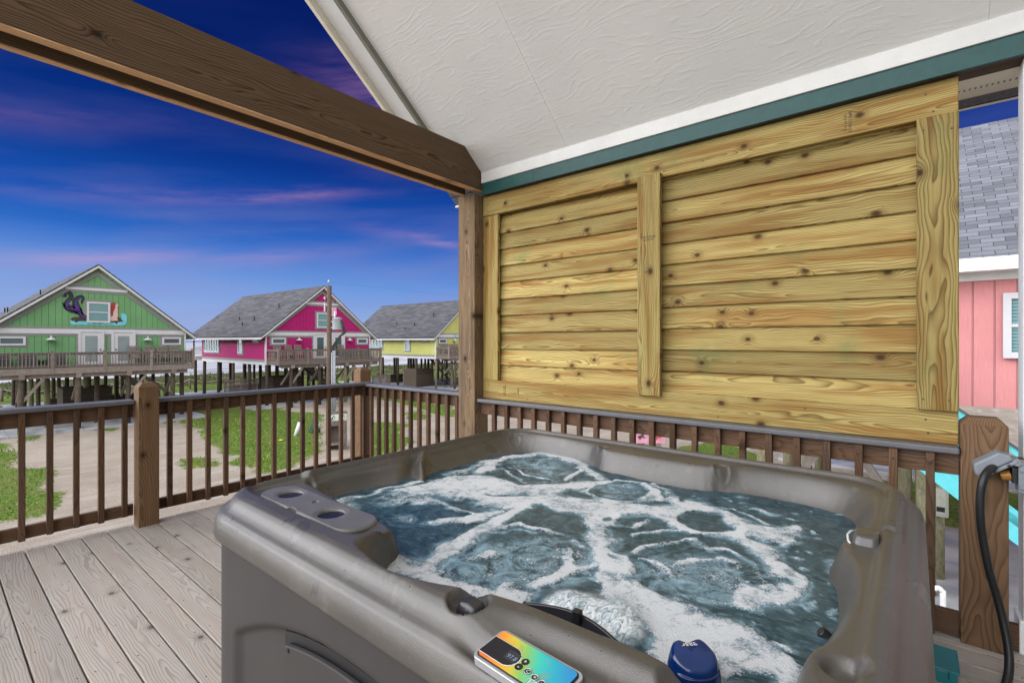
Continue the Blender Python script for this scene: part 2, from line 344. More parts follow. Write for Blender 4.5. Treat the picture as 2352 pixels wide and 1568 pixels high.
def ground():
    xs = np.unique(np.concatenate([np.arange(-20, 50, .3), np.linspace(50, 140, 30), np.linspace(-60, -20, 12)]))
    ys = np.unique(np.concatenate([np.arange(-12, 66, .3), np.linspace(66, 92, 40), np.linspace(-50, -12, 12)]))
    X, Y = np.meshgrid(xs, ys, indexing='ij'); wx = X+(vnoise(X, Y, .8, 1)-.5)*.9+(vnoise(X, Y, 3, 2)-.5)*.35; wy = Y+(vnoise(X, Y, .8, 3)-.5)*.9+(vnoise(X, Y, 3, 4)-.5)*.35
    g = np.full(X.shape, -9.)
    for P in GR: g = np.maximum(g, sdf(np.array(P), wx, wy))
    for P in LAWN: g = np.maximum(g, sdf(np.array(P), wx, wy))
    dune = sm(Y, 64, 71)*(1-sm(Y, 79, 90))
    Z = GZ+.02*(vnoise(X, Y, .5, 5)-.5)+dune*(.16+.30*vnoise(X, Y, .25, 6)+.2*vnoise(X, Y, 1.1, 7))-sm(Y, 80, 92)*2.2
    mb = MB(); n, k = X.shape; mb.v = np.stack([X, Y, Z], -1).reshape(-1, 3).tolist(); mb.w = mb.v; mb.r = [0]*(n*k)
    mb.f = [(i*k+j, (i+1)*k+j, (i+1)*k+j+1, i*k+j+1) for i in range(n-1) for j in range(k-1)]; mb.m = [0]*len(mb.f)
    m, t = mat('yard_ground'); p = t.geo(); ga = t.attr('grass', 'Fac'); n1 = t.noise(p, 6, 5, .7); n2 = t.noise(p, 1.1, 4, .6); n3 = t.noise(p, 45, 3, .7)
    n5 = t.noise(t.vm('MULTIPLY', p, (1, 1, 1)), 28, 2, .6)
    mask = t.mr(t.m('ADD', ga, t.m('ADD', t.m('MULTIPLY', t.m('SUBTRACT', n1, .5), 1.1), t.m('MULTIPLY', t.m('SUBTRACT', n2, .5), .7))), -.05, .12)
    bare = t.mr(t.m('ADD', n2, t.m('MULTIPLY', n1, .5)), .93, 1.05); mask = t.m('MULTIPLY', mask, t.m('SUBTRACT', 1, t.m('MULTIPLY', bare, .55)))
    n6 = t.noise(t.vm('MULTIPLY', p, (1, 1.6, 1)), 9, 6, .8); gc = t.ramp(n6, [(.36, (.022, .055, .008)), (.5, (.085, .175, .020)), (.64, (.24, .32, .05))]); gc = t.mix(t.mr(n2, .4, .62), gc, t.ramp(n6, [(.34, (.045, .085, .012)), (.66, (.27, .27, .08))]))
    v = t.vor(p, 38)[0]; gv = t.ramp(t.m('ADD', t.m('MULTIPLY', v, .5), t.m('MULTIPLY', n3, .7)), [(.3, (.23, .19, .155)), (.55, (.395, .335, .28)), (.85, (.57, .505, .44))])
    gv = t.mix(t.mr(t.noise(p, .45, 5, .65), .38, .7), gv, t.vm('MULTIPLY', gv, (.78, .74, .71)))
    gv = t.mix(t.mr(t.noise(t.vm('MULTIPLY', p, (.25, 1.6, 1)), 1.5, 3, .6), .55, .72), gv, (.50, .45, .41))
    du = t.attr('dune', 'Fac'); dn = t.noise(p, 3.5, 6, .75)
    dc = t.ramp(dn, [(.3, (.015, .028, .009)), (.5, (.06, .075, .022)), (.7, (.17, .15, .075))])
    c = t.mix(mask, gv, gc); c = t.mix(t.mr(t.m('ADD', du, t.m('MULTIPLY', t.m('SUBTRACT', n1, .5), .4)), .1, .3), c, dc)
    h = t.m('ADD', t.m('MULTIPLY', v, .6), t.m('MULTIPLY', n3, 1)); pbr(t, c, .95, t.bump(h, .9, .03), spec=.15)
    o = mb.build('ground', m, smooth=True, kind='structure', attrs={'grass': np.clip(g, -3, 3).ravel().tolist(), 'dune': dune.ravel().tolist()})
    # the land beyond the modelled yard, out to the horizon
    far = MB(); far.box(-2500, 2500, -2500, -49, GZ-.9, GZ-.25); far.box(-2500, -59, -49, 92, GZ-.9, GZ-.25); far.box(139, 2500, -49, 92, GZ-.9, GZ-.25)
    far.build('terrain', m, kind='structure', attrs={'grass': [1.]*24, 'dune': [0.]*24})
ground()
def slabs():
    m, t = mat('wet_concrete'); p = t.geo(); n = t.noise(p, 1.3, 6, .65); n2 = t.noise(p, 40, 3, .6)
    x, y, z = t.xyz(p); j = t.m('MAXIMUM', t.mr(t.m('FRACT', t.m('MULTIPLY', x, .33)), .985, .995), t.mr(t.m('FRACT', t.m('MULTIPLY', y, .33)), .985, .995))
    c = t.ramp(t.m('ADD', t.m('MULTIPLY', n, .8), t.m('MULTIPLY', n2, .2)), [(.3, (.21, .21, .225)), (.5, (.33, .33, .345)), (.7, (.45, .45, .46))])
    pbr(t, t.mix(t.m('MULTIPLY', j, .6), c, (.08, .08, .08)), t.mr(n, .35, .6, .25, .7), t.bump(n2, .2, .004)); return m
CONC = slabs()
for x0, x1, y0, y1 in ((-.8, 12.6, 37.3, 56.5), (16.0, 28.0, 38.2, 56.5), (33.8, 46, 37.6, 56.5)):
    MB().box(x0, x1, y0, y1, GZ-.2, GZ+.12).build('pavement', CONC, kind='structure', bevel=.02)
MB().box(11, 17.8, -14, 2.2, GZ-.2, GZ+.10).build('pavement', CONC, kind='structure', bevel=.02)
MB().box(24, 31, -14, 4.6, GZ-.2, GZ+.10).build('pavement', CONC, kind='structure', bevel=.02)
def sea():
    m, t = mat('surf'); p = t.geo(); x, y, z = t.xyz(p)
    q = t.comb(t.m('MULTIPLY', x, .035), t.m('MULTIPLY', y, .16), 0); n = t.noise(q, 1, 5, .6, dist=.4); n2 = t.noise(t.comb(t.m('MULTIPLY', x, .15), t.m('MULTIPLY', y, .9), 0), 1, 4, .6)
    f = t.m('ADD', t.m('MULTIPLY', n, .7), t.m('MULTIPLY', n2, .35))
    c = t.ramp(f, [(.38, (.22, .22, .25)), (.5, (.36, .36, .40)), (.56, (.60, .60, .63))])  # foam bands, plus the grey of reflected overcast painted into the water
    pbr(t, c, .5, t.bump(f, .5, .2), spec=.4)
    MB().box(-2600, 2600, 86, 3200, GZ-2.6, GZ-1.9).build('sea', m, kind='structure')
sea()

# ------------------------------------------------------------------ our deck
deck = thing('deck', 'weathered grey plank deck under the hot tub', 'deck')
b = MB(); nails = MB()
for k in range(-20, 23):
    xa = .3177+.1545*k
    if xa > 3.42: continue
    y1 = 4.945+random.uniform(-.006, .006)
    b.box(xa+.0035, min(xa+.151, 3.46), -2.6, y1, -.038, 0, 1, off=(random.uniform(0, 60), random.uniform(-.06, .06), random.uniform(-.05, -.01)))
    for jy in np.arange(-2.4, 4.95, .405):
        for dx in (.03, .12):
            if random.random() < .92:
                nx = xa+dx+random.uniform(-.006, .006); ny = jy+random.uniform(-.012, .012)
                nails.cyl((nx, ny, -.001), (nx, ny, .0006), .0038, n=7)
b.build('planks', DECKW, deck, bevel=.004)
nails.build('nail_heads', plain('nail_head', (.03, .02, .018), .6, .2), deck, kind='stuff')
j = MB()
for jy in np.arange(-2.4, 4.9, .405): j.box(-2.7, 3.4, jy-.02, jy+.02, -.24, -.0385)
j.box(-2.7, 3.45, 4.86, 4.90, -.28, -.0385); j.box(3.40, 3.44, -2.6, 4.86, -.28, -.0385)
j.build('joists', BROWN, deck)
for px, py in ((1.2, 4.7), (3.3, 4.7), (3.3, 1.5), (-1.2, 4.7), (3.3, -1.5)):
    MB().cyl((px, py, GZ-.2), (px, py, -.24), .13, n=14).build('pile', GREENPILE, deck, smooth=True)

def bevel_post(mb, x0, x1, y0, y1, z0, z1, ch=.035):
    """square timber post with a chamfered top"""
    mb.box(x0, x1, y0, y1, z0, z1-ch, 2)
    w = mb.w[-8:]; w0 = min(q[0] for q in w); o = [Vector(v) for v in mb.v[-8:]]
    xi = .03; vs = [(x0, y0, z1-ch), (x1, y0, z1-ch), (x1, y1, z1-ch), (x0, y1, z1-ch), (x0+xi, y0+xi, z1), (x1-xi, y0+xi, z1), (x1-xi, y1-xi, z1), (x0+xi, y1-xi, z1)]
    mb.add(vs, [(0, 1, 5, 4), (1, 2, 6, 5), (2, 3, 7, 6), (3, 0, 4, 7), (4, 5, 6, 7)], [(v[2]*.2, v[0]-x0+.02, v[1]-y0+.02) for v in vs], mb.r[-1])
def railing(label, axis, a0, a1, c, zc, balusters, zb0, zb1, inner=-1, zrail=.11):
    t = thing('deck_railing', label, 'railing', ((a0+a1)/2, c, 0) if axis == 0 else (c, (a0+a1)/2, 0))
    def bx(mb, u0, u1, v0, v1, z0, z1, ax=None):
        v0, v1 = sorted((v0, v1))
        return mb.box(u0, u1, v0, v1, z0, z1, ax) if axis == 0 else mb.box(v0, v1, u0, u1, z0, z1, ax)
    bx(MB(), a0, a1, c+inner*.055, c+.095, zc-.033, zc, axis).build('cap_rail', CAPG, t, bevel=.008, segs=3)
    bx(MB(), a0, a1, c, c+.038, zc-.034-zrail, zc-.034, axis).build('top_rail', BROWN, t, bevel=.003)
    bx(MB(), a0, a1, c, c+.038, zb0, zb1, axis).build('bottom_rail', BROWN, t, bevel=.003)
    for u in balusters:
        w = random.uniform(.0175, .0195); dz = random.uniform(-.01, .01); tw = random.uniform(-.002, .002)
        mb = MB(); bx(mb, u-w, u+w, c-.040, c-.002, zb0+.004+dz, zc-.036, 2)
        o = mb.build('baluster', BROWN, t, bevel=.003)
        s = MB()
        for zz in (zc-.036-zrail*.5, zb0+.05):
            p0 = (u+tw, c-.0395, zz) if axis == 0 else (c-.0395, u+tw, zz); p1 = (u+tw, c-.0412, zz) if axis == 0 else (c-.0412, u+tw, zz)
            s.cyl(p0, p1, .005, n=8)
        s.parts('nail_head', BLACK, o)
    return t
railing('brown deck railing with grey cap, from the squat post to the left edge', 0, -2.4, 1.113, 4.952, 1.022, [.46+.1475*k for k in range(-18, 5) if .46+.1475*k < 1.06], .075, .165)
railing('brown deck railing with grey cap, between the squat post and the corner post', 0, 1.257, 3.40, 4.952, 1.022, [1.36+.1475*k for k in range(0, 14)], .075, .165)
railing('short brown deck railing between the corner post and the tall roof post', 1, 3.345, 5.05, 3.33, 1.010, [4.684-.1414*k for k in range(-2, 10)], .02, .12)
railing('brown deck railing running beneath the new pine privacy screen', 1, -.178, 3.124, 3.33, .970, [2.933-.15*k for k in range(0, 21)], .012, .13, zrail=.11)
for nm, lab, q in (('railing_post', 'squat square brown post with a pyramid-edged top standing on the deck edge', (1.115, 1.255, 4.81, 4.949, -.25, 1.165)),
                   ('corner_post', 'pale square post with worn top where the two deck railings meet', (3.335, 3.48, 5.09, 5.235, -.3, 1.185)),
                   ('railing_post', 'thick dark post with a big knot right of the hot tub, behind the black cable', (3.30, 3.45, -.352, -.182, -.3, 1.125))):
    mb = MB(); bevel_post(mb, *q); o = mb.build(nm, POSTW, bevel=.004); tag(o, lab, 'post')
# low bottom timber by the right post
o = MB().box(3.36, 3.40, -2.4, -.355, .012, .13).box(3.36, 3.40, -2.4, -.355, .83, .94).build('deck_railing', BROWN, bevel=.003)
tag(o, 'bit of railing timber beyond the thick dark post at the right edge', 'railing')

# ------------------------------------------------------------------ roof post, beam, porch roof
o = MB().box(3.255, 3.44, 3.130, 3.343, -.3, 2.87, 2, off=(3, .03, .06)).build('roof_post', ROUGH, bevel=.006); tag(o, 'tall rough sawn post carrying the beam beside the privacy screen', 'post')
bm = thing('roof_beam', 'long dark double timber beam crossing the sky to the roof post', 'beam', (0, 3.2, 2.9))
mb = MB(); mb.prism([(-3.6, 2.903), (3.405, 2.903), (3.405, 3.10), (3.28, 3.25), (-3.6, 3.25)], lambda a, c, s: (a, 3.10 if s == 0 else 3.168, c))
mb.w = [(v[0]+7, v[2]-3.02, v[1]-3.07) for v in mb.v]; mb.build('front_ply', BEAM, bm, bevel=.003)
MB().box(-3.6, 3.40, 3.103, 3.165, 2.895, 2.902, 0).build('front_ply_edge', PLYEDGE, bm)
MB().box(-3.6, 3.254, 3.25, 3.30, 2.876, 3.24, 0).build('rear_ply', BEAM, bm, bevel=.003)
MB().box(-3.6, 3.25, 3.252, 3.298, 2.870, 2.8755, 0).build('rear_ply_edge', PLYEDGE, bm)
bolt = MB()
for yy, zz in ((2.98, 3.04), (2.98, 2.95)): bolt.cyl((3.355, 3.098, zz), (3.355, 3.080, zz), .016, n=6); bolt.cyl((3.355, 3.0995, zz), (3.355, 3.094, zz), .026, n=16)
bolt.parts('bolt', STEEL, bm)

pr = thing('porch_roof', 'white textured sloping porch roof over the hot tub, with teal eave trim', 'roof', (0, 0, 3))
TP = .82; cz = lambda x: 3.055+TP*(3.33-x)
def slope_box(mb, x0, x1, y0, y1, dz0, dz1, m=0, seed=0):
    vs = [(x, y, cz(x)+dz) for x in (x0, x1) for y in (y0, y1) for dz in (dz0, dz1)]
    fs = [(0, 1, 3, 2), (4, 6, 7, 5), (0, 4, 5, 1), (2, 3, 7, 6), (0, 2, 6, 4), (1, 5, 7, 3)]
    k = math.hypot(1, TP); mb.add(vs, fs, [(v[1]+seed*3.7, (3.33-v[0])*k+seed*1.3, (v[2]-cz(v[0]))) for v in vs], m=m); return mb
mb = MB(); ye = [3.372, 2.157, -.283, -2.72]
for i in range(3):
    slope_box(mb, -2.4, .9640, ye[i+1]+.0004, ye[i]-.0004, 0, .012, seed=i); slope_box(mb, .9648, 3.335, ye[i+1]+.0004, ye[i]-.0004, 0, .012, seed=i+7)
mb.build('ceiling', CEIL, pr)
mb = MB(); slope_box(mb, -2.5, 3.34, -2.8, 3.37, .013, .05); mb.build('roof_boards', BROWN, pr)
mb = MB(); slope_box(mb, -2.5, 3.78, -2.8, 3.76, .14, .17)
SH1 = shingle('roof_shingles', (.12, .12, .14)); mb.w = [(w[0], w[1], 0) for w in mb.w]; mb.build('shingles', SH1, pr)
mb = MB(); slope_box(mb, -2.5, 3.30, 3.374, 3.408, -.055, .05); mb.build('rake_frieze', plain('olive_grey_trim', (.20, .20, .16), .6, .1), pr)
mb = MB()
for x0, x1 in ((-2.5, .2), (.204, 1.9), (1.904, 3.38)): slope_box(mb, x0, x1, 3.409, 3.62, .0, .014)
mb.build('rake_soffit', WHITE, pr)
mb = MB(); slope_box(mb, -2.5, 3.12, 3.621, 3.66, -.075, .139); slope_box(mb, -2.5, 3.12, 3.661, 3.70, .02, .139); mb.build('rake_fascia', CREAM, pr, bevel=.004)
MB().box(3.335, 3.46, -2.8, 3.098, 2.86, 3.03).build('header', BROWN, pr)
t_ = MB()
for y0, y1 in ((-2.8, 2.4996), (2.5004, 3.09)): t_.box(3.312, 3.334, y0, y1, 2.856, 2.960, 1)
t_.build('teal_trim', TEAL, pr, bevel=.002)
t_ = MB()
for y0, y1 in ((-2.8, 3.09),): t_.box(3.300, 3.334, y0, y1, 2.961, 3.062, 1)
t_.build('frieze_board', plain('frieze_paint', (.62, .61, .58), .55, .08, 5, .2), pr, bevel=.003)
MB().box(3.461, 3.80, -2.8, 3.6, 2.862, 2.876).build('eave_soffit', CREAM, pr)
v_ = MB()
for y in np.arange(-2.0, -.1, .022):
    for x in (3.60, 3.615): v_.box(x, x+.007, y, y+.008, 2.8605, 2.862)
v_.build('soffit_vent', BLACK, pr)
MB().box(3.801, 3.84, -2.8, 3.62, 2.835, 2.98).build('fascia', CREAM, pr)
# porch column at the right edge
cl = thing('porch_column', 'white square porch column at the right edge, behind the grey outlet box', 'column', (3.5, -.5, 0))
MB().box(3.37, 3.52, -.56, -.408, 0, 2.86).build('shaft', WHITE, cl, bevel=.004)
MB().box(3.355, 3.535, -.575, -.393, 0, .16).build('base_trim', WHITE, cl, bevel=.004)

# ------------------------------------------------------------------ privacy screen
ps = thing('privacy_screen', 'new yellow-green treated pine privacy screen of horizontal slats', 'privacy screen', (3.38, 1.5, .97))
MB().box(3.364, 3.402, -.178, 3.124, .973, 1.142, 1, off=(5, .02, .02)).build('bottom_board', PINE, ps, bevel=.004)
MB().box(3.364, 3.402, -.178, 3.124, 2.672, 2.853, 1, off=(31, .05, .01)).build('top_board', PINE, ps, bevel=.004)
for nm, y0, y1, x0, z0, z1 in (('upright', -.178, -.012, 3.328, 1.144, 2.665), ('upright', 1.385, 1.556, 3.326, 1.110, 2.70), ('upright', 2.942, 3.124, 3.364, 1.144, 2.666)):
    MB().box(x0, x0+.036, y0, y1, z0, z1, 2).build(nm, PINE, ps, bevel=.004)
for bay, (y0, y1) in enumerate(((-.15, 1.48), (1.482, 3.05))):
    n = 11; z = 1.132 if bay == 0 else 1.124; st = .1530
    for k in range(n):
        top = z+.150; M = Matrix.Translation((3.424, 0, z)) @ Matrix.Rotation(R(9.0+random.uniform(-.6, .6)), 4, 'Y') @ Matrix.Rotation(R(random.uniform(-.12, .12)), 4, 'X')
        if k == n-1 and bay == 1: M = Matrix.Translation((.022, 0, -.118)) @ M
        mb = MB(); mb.box(-.014, .014, y0, y1, 0, .163, 1, M=M, off=(random.uniform(0, 60), random.uniform(-.09, .09), random.uniform(-.04, .04)))
        mb.build('slat', PINE, ps, bevel=.006, segs=3); z += st
    # grade stamps printed on a few slats
def text_mesh(name, s, size, M, m, parent, ext=.0006, align='CENTER', kind=None):
    cu = bpy.data.curves.new(name, 'FONT'); cu.body = s; cu.size = size; cu.extrude = ext; cu.align_x = align; cu.align_y = 'CENTER'
    tmp = bpy.data.objects.new('tmp', cu); COL.objects.link(tmp); dg = bpy.context.evaluated_depsgraph_get()
    me = bpy.data.meshes.new_from_object(tmp.evaluated_get(dg)); bpy.data.objects.remove(tmp); bpy.data.curves.remove(cu)
    off = wloc(parent) if parent is not None else Vector((0, 0, 0))
    me.transform(M); me.transform(Matrix.Translation(-off)); me.materials.clear(); me.materials.append(m)
    o = bpy.data.objects.new(name, me); COL.objects.link(o); o.parent = parent; return o
INK = plain('stamp_ink', (.05, .045, .025), .8, .2)
# local x,y of the letters -> world: facing -X
FACE = Matrix(((0, 0, -1, 0), (-1, 0, 0, 0), (0, 1, 0, 0), (0, 0, 0, 1)))
def stamp(s, y, z, size, rot=0, x=3.3635): text_mesh('grade_stamp', s, size, Matrix.Translation((x, y, z)) @ FACE @ Matrix.Rotation(R(rot), 4, 'Z'), INK, ps)
stamp('SPIB STAND\nKD19 HT', .29, 2.75, .022, -90); stamp('SPIB STAND\nKD19 HT', 1.47, 2.24, .02, 0, 3.3255); stamp('1680890', 1.47, 2.0, .018, 0, 3.3255)
stamp('1680841', 2.70, 1.06, .02, -90); stamp('SPIB STAND\nKD19 HT', 2.86, 1.06, .018, -90)
scr = MB()
for y, z in ((-.05, 1.09), (-.06, 1.02), (.5, 1.1), (1.0, 1.0), (1.9, 1.09), (2.6, 1.0), (-.05, 2.80), (-.08, 2.70), (1.1, 2.72), (2.4, 2.8), (3.05, 1.1), (3.06, 2.78)): scr.cyl((3.3642, y, z), (3.3632, y, z), .006, n=8)
for y, z in ((-.04, 1.2), (-.14, 1.2), (-.04, 2.6), (-.15, 2.58), (1.42, 1.16), (1.52, 1.16), (1.42, 2.63), (1.52, 2.63)): scr.cyl((3.3265, y, z), (3.3252, y, z), .005, n=8)
scr.parts('screw_head', plain('screw_head', (.06, .05, .03), .5, .2), ps)
# ------------------------------------------------------------------ hot tub
WL = CAMZ-.73
tub = thing('hot_tub', 'large taupe moulded plastic hot tub full of foaming water', 'hot tub', (1.73, 1.13, 0))
TX0, TX1, TY0, TY1, TR = .700, 2.775, -.035, 2.272, .29
def outline(n, inset=0.0, r=TR):
    x0, x1, y0, y1 = TX0+inset, TX1-inset, TY0+inset, TY1-inset; r = max(r-inset, .05); pts = []
    segs = [((x0+r, y0), (x1-r, y0)), ((x1-r, y0+r), -90), ((x1, y0+r), (x1, y1-r)), ((x1-r, y1-r), 0), ((x1-r, y1), (x0+r, y1)), ((x0+r, y1-r), 90), ((x0, y1-r), (x0, y0+r)), ((x0+r, y0+r), 180)]
    Ls = [math.hypot(a[0][0]-a[1][0], a[0][1]-a[1][1]) if isinstance(a[1], tuple) else r*math.pi/2 for a in segs]; tot = sum(Ls)
    for i in range(n):
        s = i*tot/n; k = 0
        while s > Ls[k]: s -= Ls[k]; k += 1
        a = segs[k]
        if isinstance(a[1], tuple):
            f = s/Ls[k]; dx, dy = a[1][0]-a[0][0], a[1][1]-a[0][1]; L = math.hypot(dx, dy); pts.append((a[0][0]+dx*f, a[0][1]+dy*f, dy/L, -dx/L))
        else:
            th = R(a[1]+90*s/Ls[k]); pts.append((a[0][0]+r*math.cos(th), a[0][1]+r*math.sin(th), math.cos(th), math.sin(th)))
    return np.array(pts)
def rr_in(X, Y):
    """distance inside the rounded outline"""
    qx = np.abs(X-(TX0+TX1)/2)-((TX1-TX0)/2-TR); qy = np.abs(Y-(TY0+TY1)/2)-((TY1-TY0)/2-TR)
    return -(np.hypot(np.maximum(qx, 0), np.maximum(qy, 0))+np.minimum(np.maximum(qx, qy), 0)-TR)
P_TOP = chaikin([(.815, 1.30), (.80, 1.22), (.778, 1.12), (.785, 1.00), (.81, .92), (.84, .85), (.865, .77), (.885, .65), (.885, .52), (.895, .42), (.885, .35), (.86, .27), (.90, .17), (1.0, .12), (1.12, .165), (1.22, .115), (1.35, .10), (1.55, .10), (1.70, .125), (1.78, .165), (1.86, .16), (1.94, .12), (2.05, .10), (2.3, .10), (2.48, .11), (2.57, .20), (2.61, .40), (2.61, .66), (2.56, .72), (2.50, .76), (2.50, 1.05), (2.50, 1.38), (2.56, 1.44), (2.62, 1.50), (2.64, 1.8), (2.64, 2.02), (2.58, 2.13), (2.4, 2.185), (2.0, 2.19), (1.5, 2.19), (1.13, 2.185), (1.10, 2.10), (1.065, 1.88), (1.035, 1.6), (1.018, 1.40), (.99, 1.345), (.93, 1.325), (.87, 1.32)], 2)
P_WAT = chaikin([(.95, 1.31), (.89, 1.24), (.86, 1.12), (.86, 1.0), (.885, .90), (.91, .82), (.935, .72), (.945, .6), (.955, .5), (.955, .4), (.95, .32), (.98, .22), (1.08, .20), (1.18, .20), (1.30, .185), (1.38, .17), (1.5, .15), (1.68, .165), (1.79, .205), (1.88, .215), (2.0, .18), (2.25, .17), (2.42, .19), (2.50, .27), (2.53, .45), (2.50, .70), (2.43, .79), (2.42, 1.1), (2.44, 1.36), (2.52, 1.45), (2.58, 1.72), (2.58, 1.92), (2.50, 2.03), (2.3, 2.07), (2.05, 2.075), (1.80, 2.05), (1.69, 2.0), (1.655, 1.955), (1.62, 2.01), (1.5, 2.06), (1.35, 2.10), (1.18, 2.10), (1.16, 2.02), (1.125, 1.85), (1.095, 1.6), (1.075, 1.44), (1.065, 1.38), (1.02, 1.335)], 2)
PAD = chaikin([(.842, 1.345), (.90, 1.325), (.985, 1.33), (1.05, 1.40), (1.10, 1.7), (1.2, 2.20), (1.0, 2.20), (.90, 2.195), (.845, 2.12), (.838, 1.9), (.838, 1.6)], 2)
PROF = np.array([[-.02, .775], [0, .80], [.004, .815], [.012, .835], [.025, .848], [.04, .856], [.052, .866], [.064, .884], [.078, .896], [.095, .9005], [.13, .9], [.4, .9], [2, .9]])
def tub_h(X, Y):
    do = rr_in(X, Y); h = np.interp(do, PROF[:, 0], PROF[:, 1])
    front = np.where(Y > 1.25, 1-sm(X, 1.08, 1.16), 1-sm(X, .86, 1.0))
    h = h-(.020*sm(do, .105, .125))*np.maximum(1-front, sm(Y, 2.1, 2.2))*(1-(sm(X, 1.0, 1.1)*(1-sm(Y, .2, .3)))*0)
    # pad that carries the filter lid
    dp = sdf(PAD, X, Y); h = h-(.032*sm(dp, -.006, .010)+.006*sm(dp, .0, .1))
    # scooped area round the control panel
    q = (np.abs((X-.735)/.125)**3+np.abs((Y-.47)/.335)**3)**(1/3); h = h-.030*(1-sm(q, .62, 1.0))*sm(do, .015, .05)
    # dent below the panel, hollow of the knob, cup dents on the right rim
    h = h-.028*(1-sm(np.hypot((X-.865)/.05, (Y-.31)/.055), .5, 1.05))
    kd = np.hypot((X-.818)/.050, (Y-.805)/.056); h = h-.034*(1-sm(kd, .82, 1.0))
    h = h-.024*(1-sm(np.hypot((X-1.115)/.045, (Y-.098)/.048), .45, 1.05))-.014*(1-sm(np.hypot((X-1.985)/.035, (Y-.062)/.03), .5, 1.0))
    for cx_, cy_ in ((2.55, 2.075), (2.545, 1.405), (2.53, .735)):
        rd = np.hypot(X-cx_, Y-cy_); h = h+.004*np.exp(-((rd-.040)/.006)**2)-.008*(1-sm(rd, .030, .038))
    dt = sdf(P_TOP, X, Y); dw = -sdf(P_WAT, X, Y); t = np.clip(dt, 0, None)/(np.clip(dt, 0, None)+np.clip(dw, 1e-5, None))
    s = .55*t*t*(3-2*t)+.45*t**1.5
    far = sm(Y, 2.0, 2.1)*sm(X, 1.10, 1.2); s = s+far*(.24*sm(t, 0, .08)*(1-t)-.10*np.exp(-((t-.42)/.10)**2)*(1-sm(X, 1.5, 1.8)))
    r = h-(h-(WL-.004))*np.clip(s, 0, 1)
    r = np.where(dw < 0, WL-.004-np.minimum(.22, -dw*1.6), r)
    # fin between the lounge seat and the far corner seat
    fd = seg([(1.84, 2.17), (1.74, 2.08), (1.655, 1.955)], X, Y); al = np.clip((2.17-Y)/.22, 0, 1)
    fin = .050*np.exp(-(fd/.020)**2)*np.sin(np.pi*np.clip(al*.8+.12, 0, 1))*(t > .02); r = r+fin*np.clip(t*3, 0, 1)
    r = r-.034*np.exp(-(seg([(1.74, 2.15), (1.60, 2.02)], X, Y)/.035)**2)*np.clip(t*3, 0, 1)*(dw > 0)
    return r
def shell_mat():
    m, t = mat('taupe_shell'); p = t.geo(); n = t.noise(p, 3, 5, .6); st = t.noise(p, 420, 2, .5); st2 = t.noise(p, 900, 2, .5); x, y, z = t.xyz(p)
    sp = t.mr(t.vor(p, 260)[0], .10, .04)
    base = t.mix(t.mr(n, .35, .65), (.066, .059, .051), (.090, .081, .070))
    base = t.mix(t.m('MULTIPLY', sp, .35), base, (.32, .30, .27))
    scuff = t.m('MULTIPLY', t.mr(t.noise(t.vm('MULTIPLY', p, (3, 3, 1)), 4, 6, .7), .56, .62), t.mr(t.noise(p, 40, 3, .6), .45, .6))
    base = t.mix(t.m('MULTIPLY', scuff, .12), base, (.3, .28, .26))
    # wet patches and drips: darker and glossier, with an edge of their own
    wn = t.noise(t.vm('MULTIPLY', p, (1, 1, .6)), 7, 5, .55); wet = t.mr(wn, .63, .645)
    base = t.mix(t.m('MULTIPLY', wet, .4), base, (.05, .045, .040))
    dr = t.vor(p, 46); drops = t.m('MULTIPLY', t.mr(dr[0], .13, .06), t.mr(t.noise(p, 5, 2), .56, .62))
    rough = t.mix(wet, (.34,)*3, (.18,)*3); rough = t.mix(drops, rough, (.05,)*3)
    h = t.m('ADD', t.m('ADD', t.m('MULTIPLY', st, .8), t.m('MULTIPLY', st2, .3)), t.m('MULTIPLY', wet, -.25)); h = t.m('ADD', h, t.m('MULTIPLY', drops, 3))
    pbr(t, base, rough, t.bump(h, .6, .0013), spec=.75); return m
SHELL = shell_mat()
LIDM = plain('lid_plastic', (.135, .128, .122), .38, .12, 9, .5, bd=.0012, spec=.6)  # lighter than the shell: pale sky reflection put into the lid colour
def tub_shell():
    N = 1150; O = outline(N); c = np.array([(TX0+TX1)/2, (TY0+TY1)/2])
    ts = np.concatenate([np.linspace(0, .04, 14)[:-1], np.linspace(.04, .36, 78), np.linspace(.36, .98, 14)[1:]]); rings = []
    for t in ts:
        x = c[0]+(O[:, 0]-c[0])*(1-t); y = c[1]+(O[:, 1]-c[1])*(1-t); z = tub_h(x, y); rings.append(np.stack([x, y, z], -1))
    low = []
    for ins, z in ((.030, .752), (.014, .752), (.004, .757), (0, .765), (-.002, .78)): low.append(np.stack([O[:, 0]-O[:, 2]*ins, O[:, 1]-O[:, 3]*ins, np.full(N, z)], -1))
    A = np.concatenate(low+rings); K = len(low)+len(rings); mb = MB(); mb.v = A.tolist(); mb.w = mb.v; mb.r = [.5]*len(A)
    mb.f = [(k*N+i, k*N+(i+1) % N, (k+1)*N+(i+1) % N, (k+1)*N+i) for k in range(K-1) for i in range(N)]; mb.f.append(tuple((K-1)*N+i for i in range(N))); mb.m = [0]*len(mb.f)
    mb.build('shell', SHELL, tub, smooth=True)
tub_shell()
CABM = plain('taupe_cabinet', (.036, .032, .030), .6, .16, 3, .5, bd=.0012)
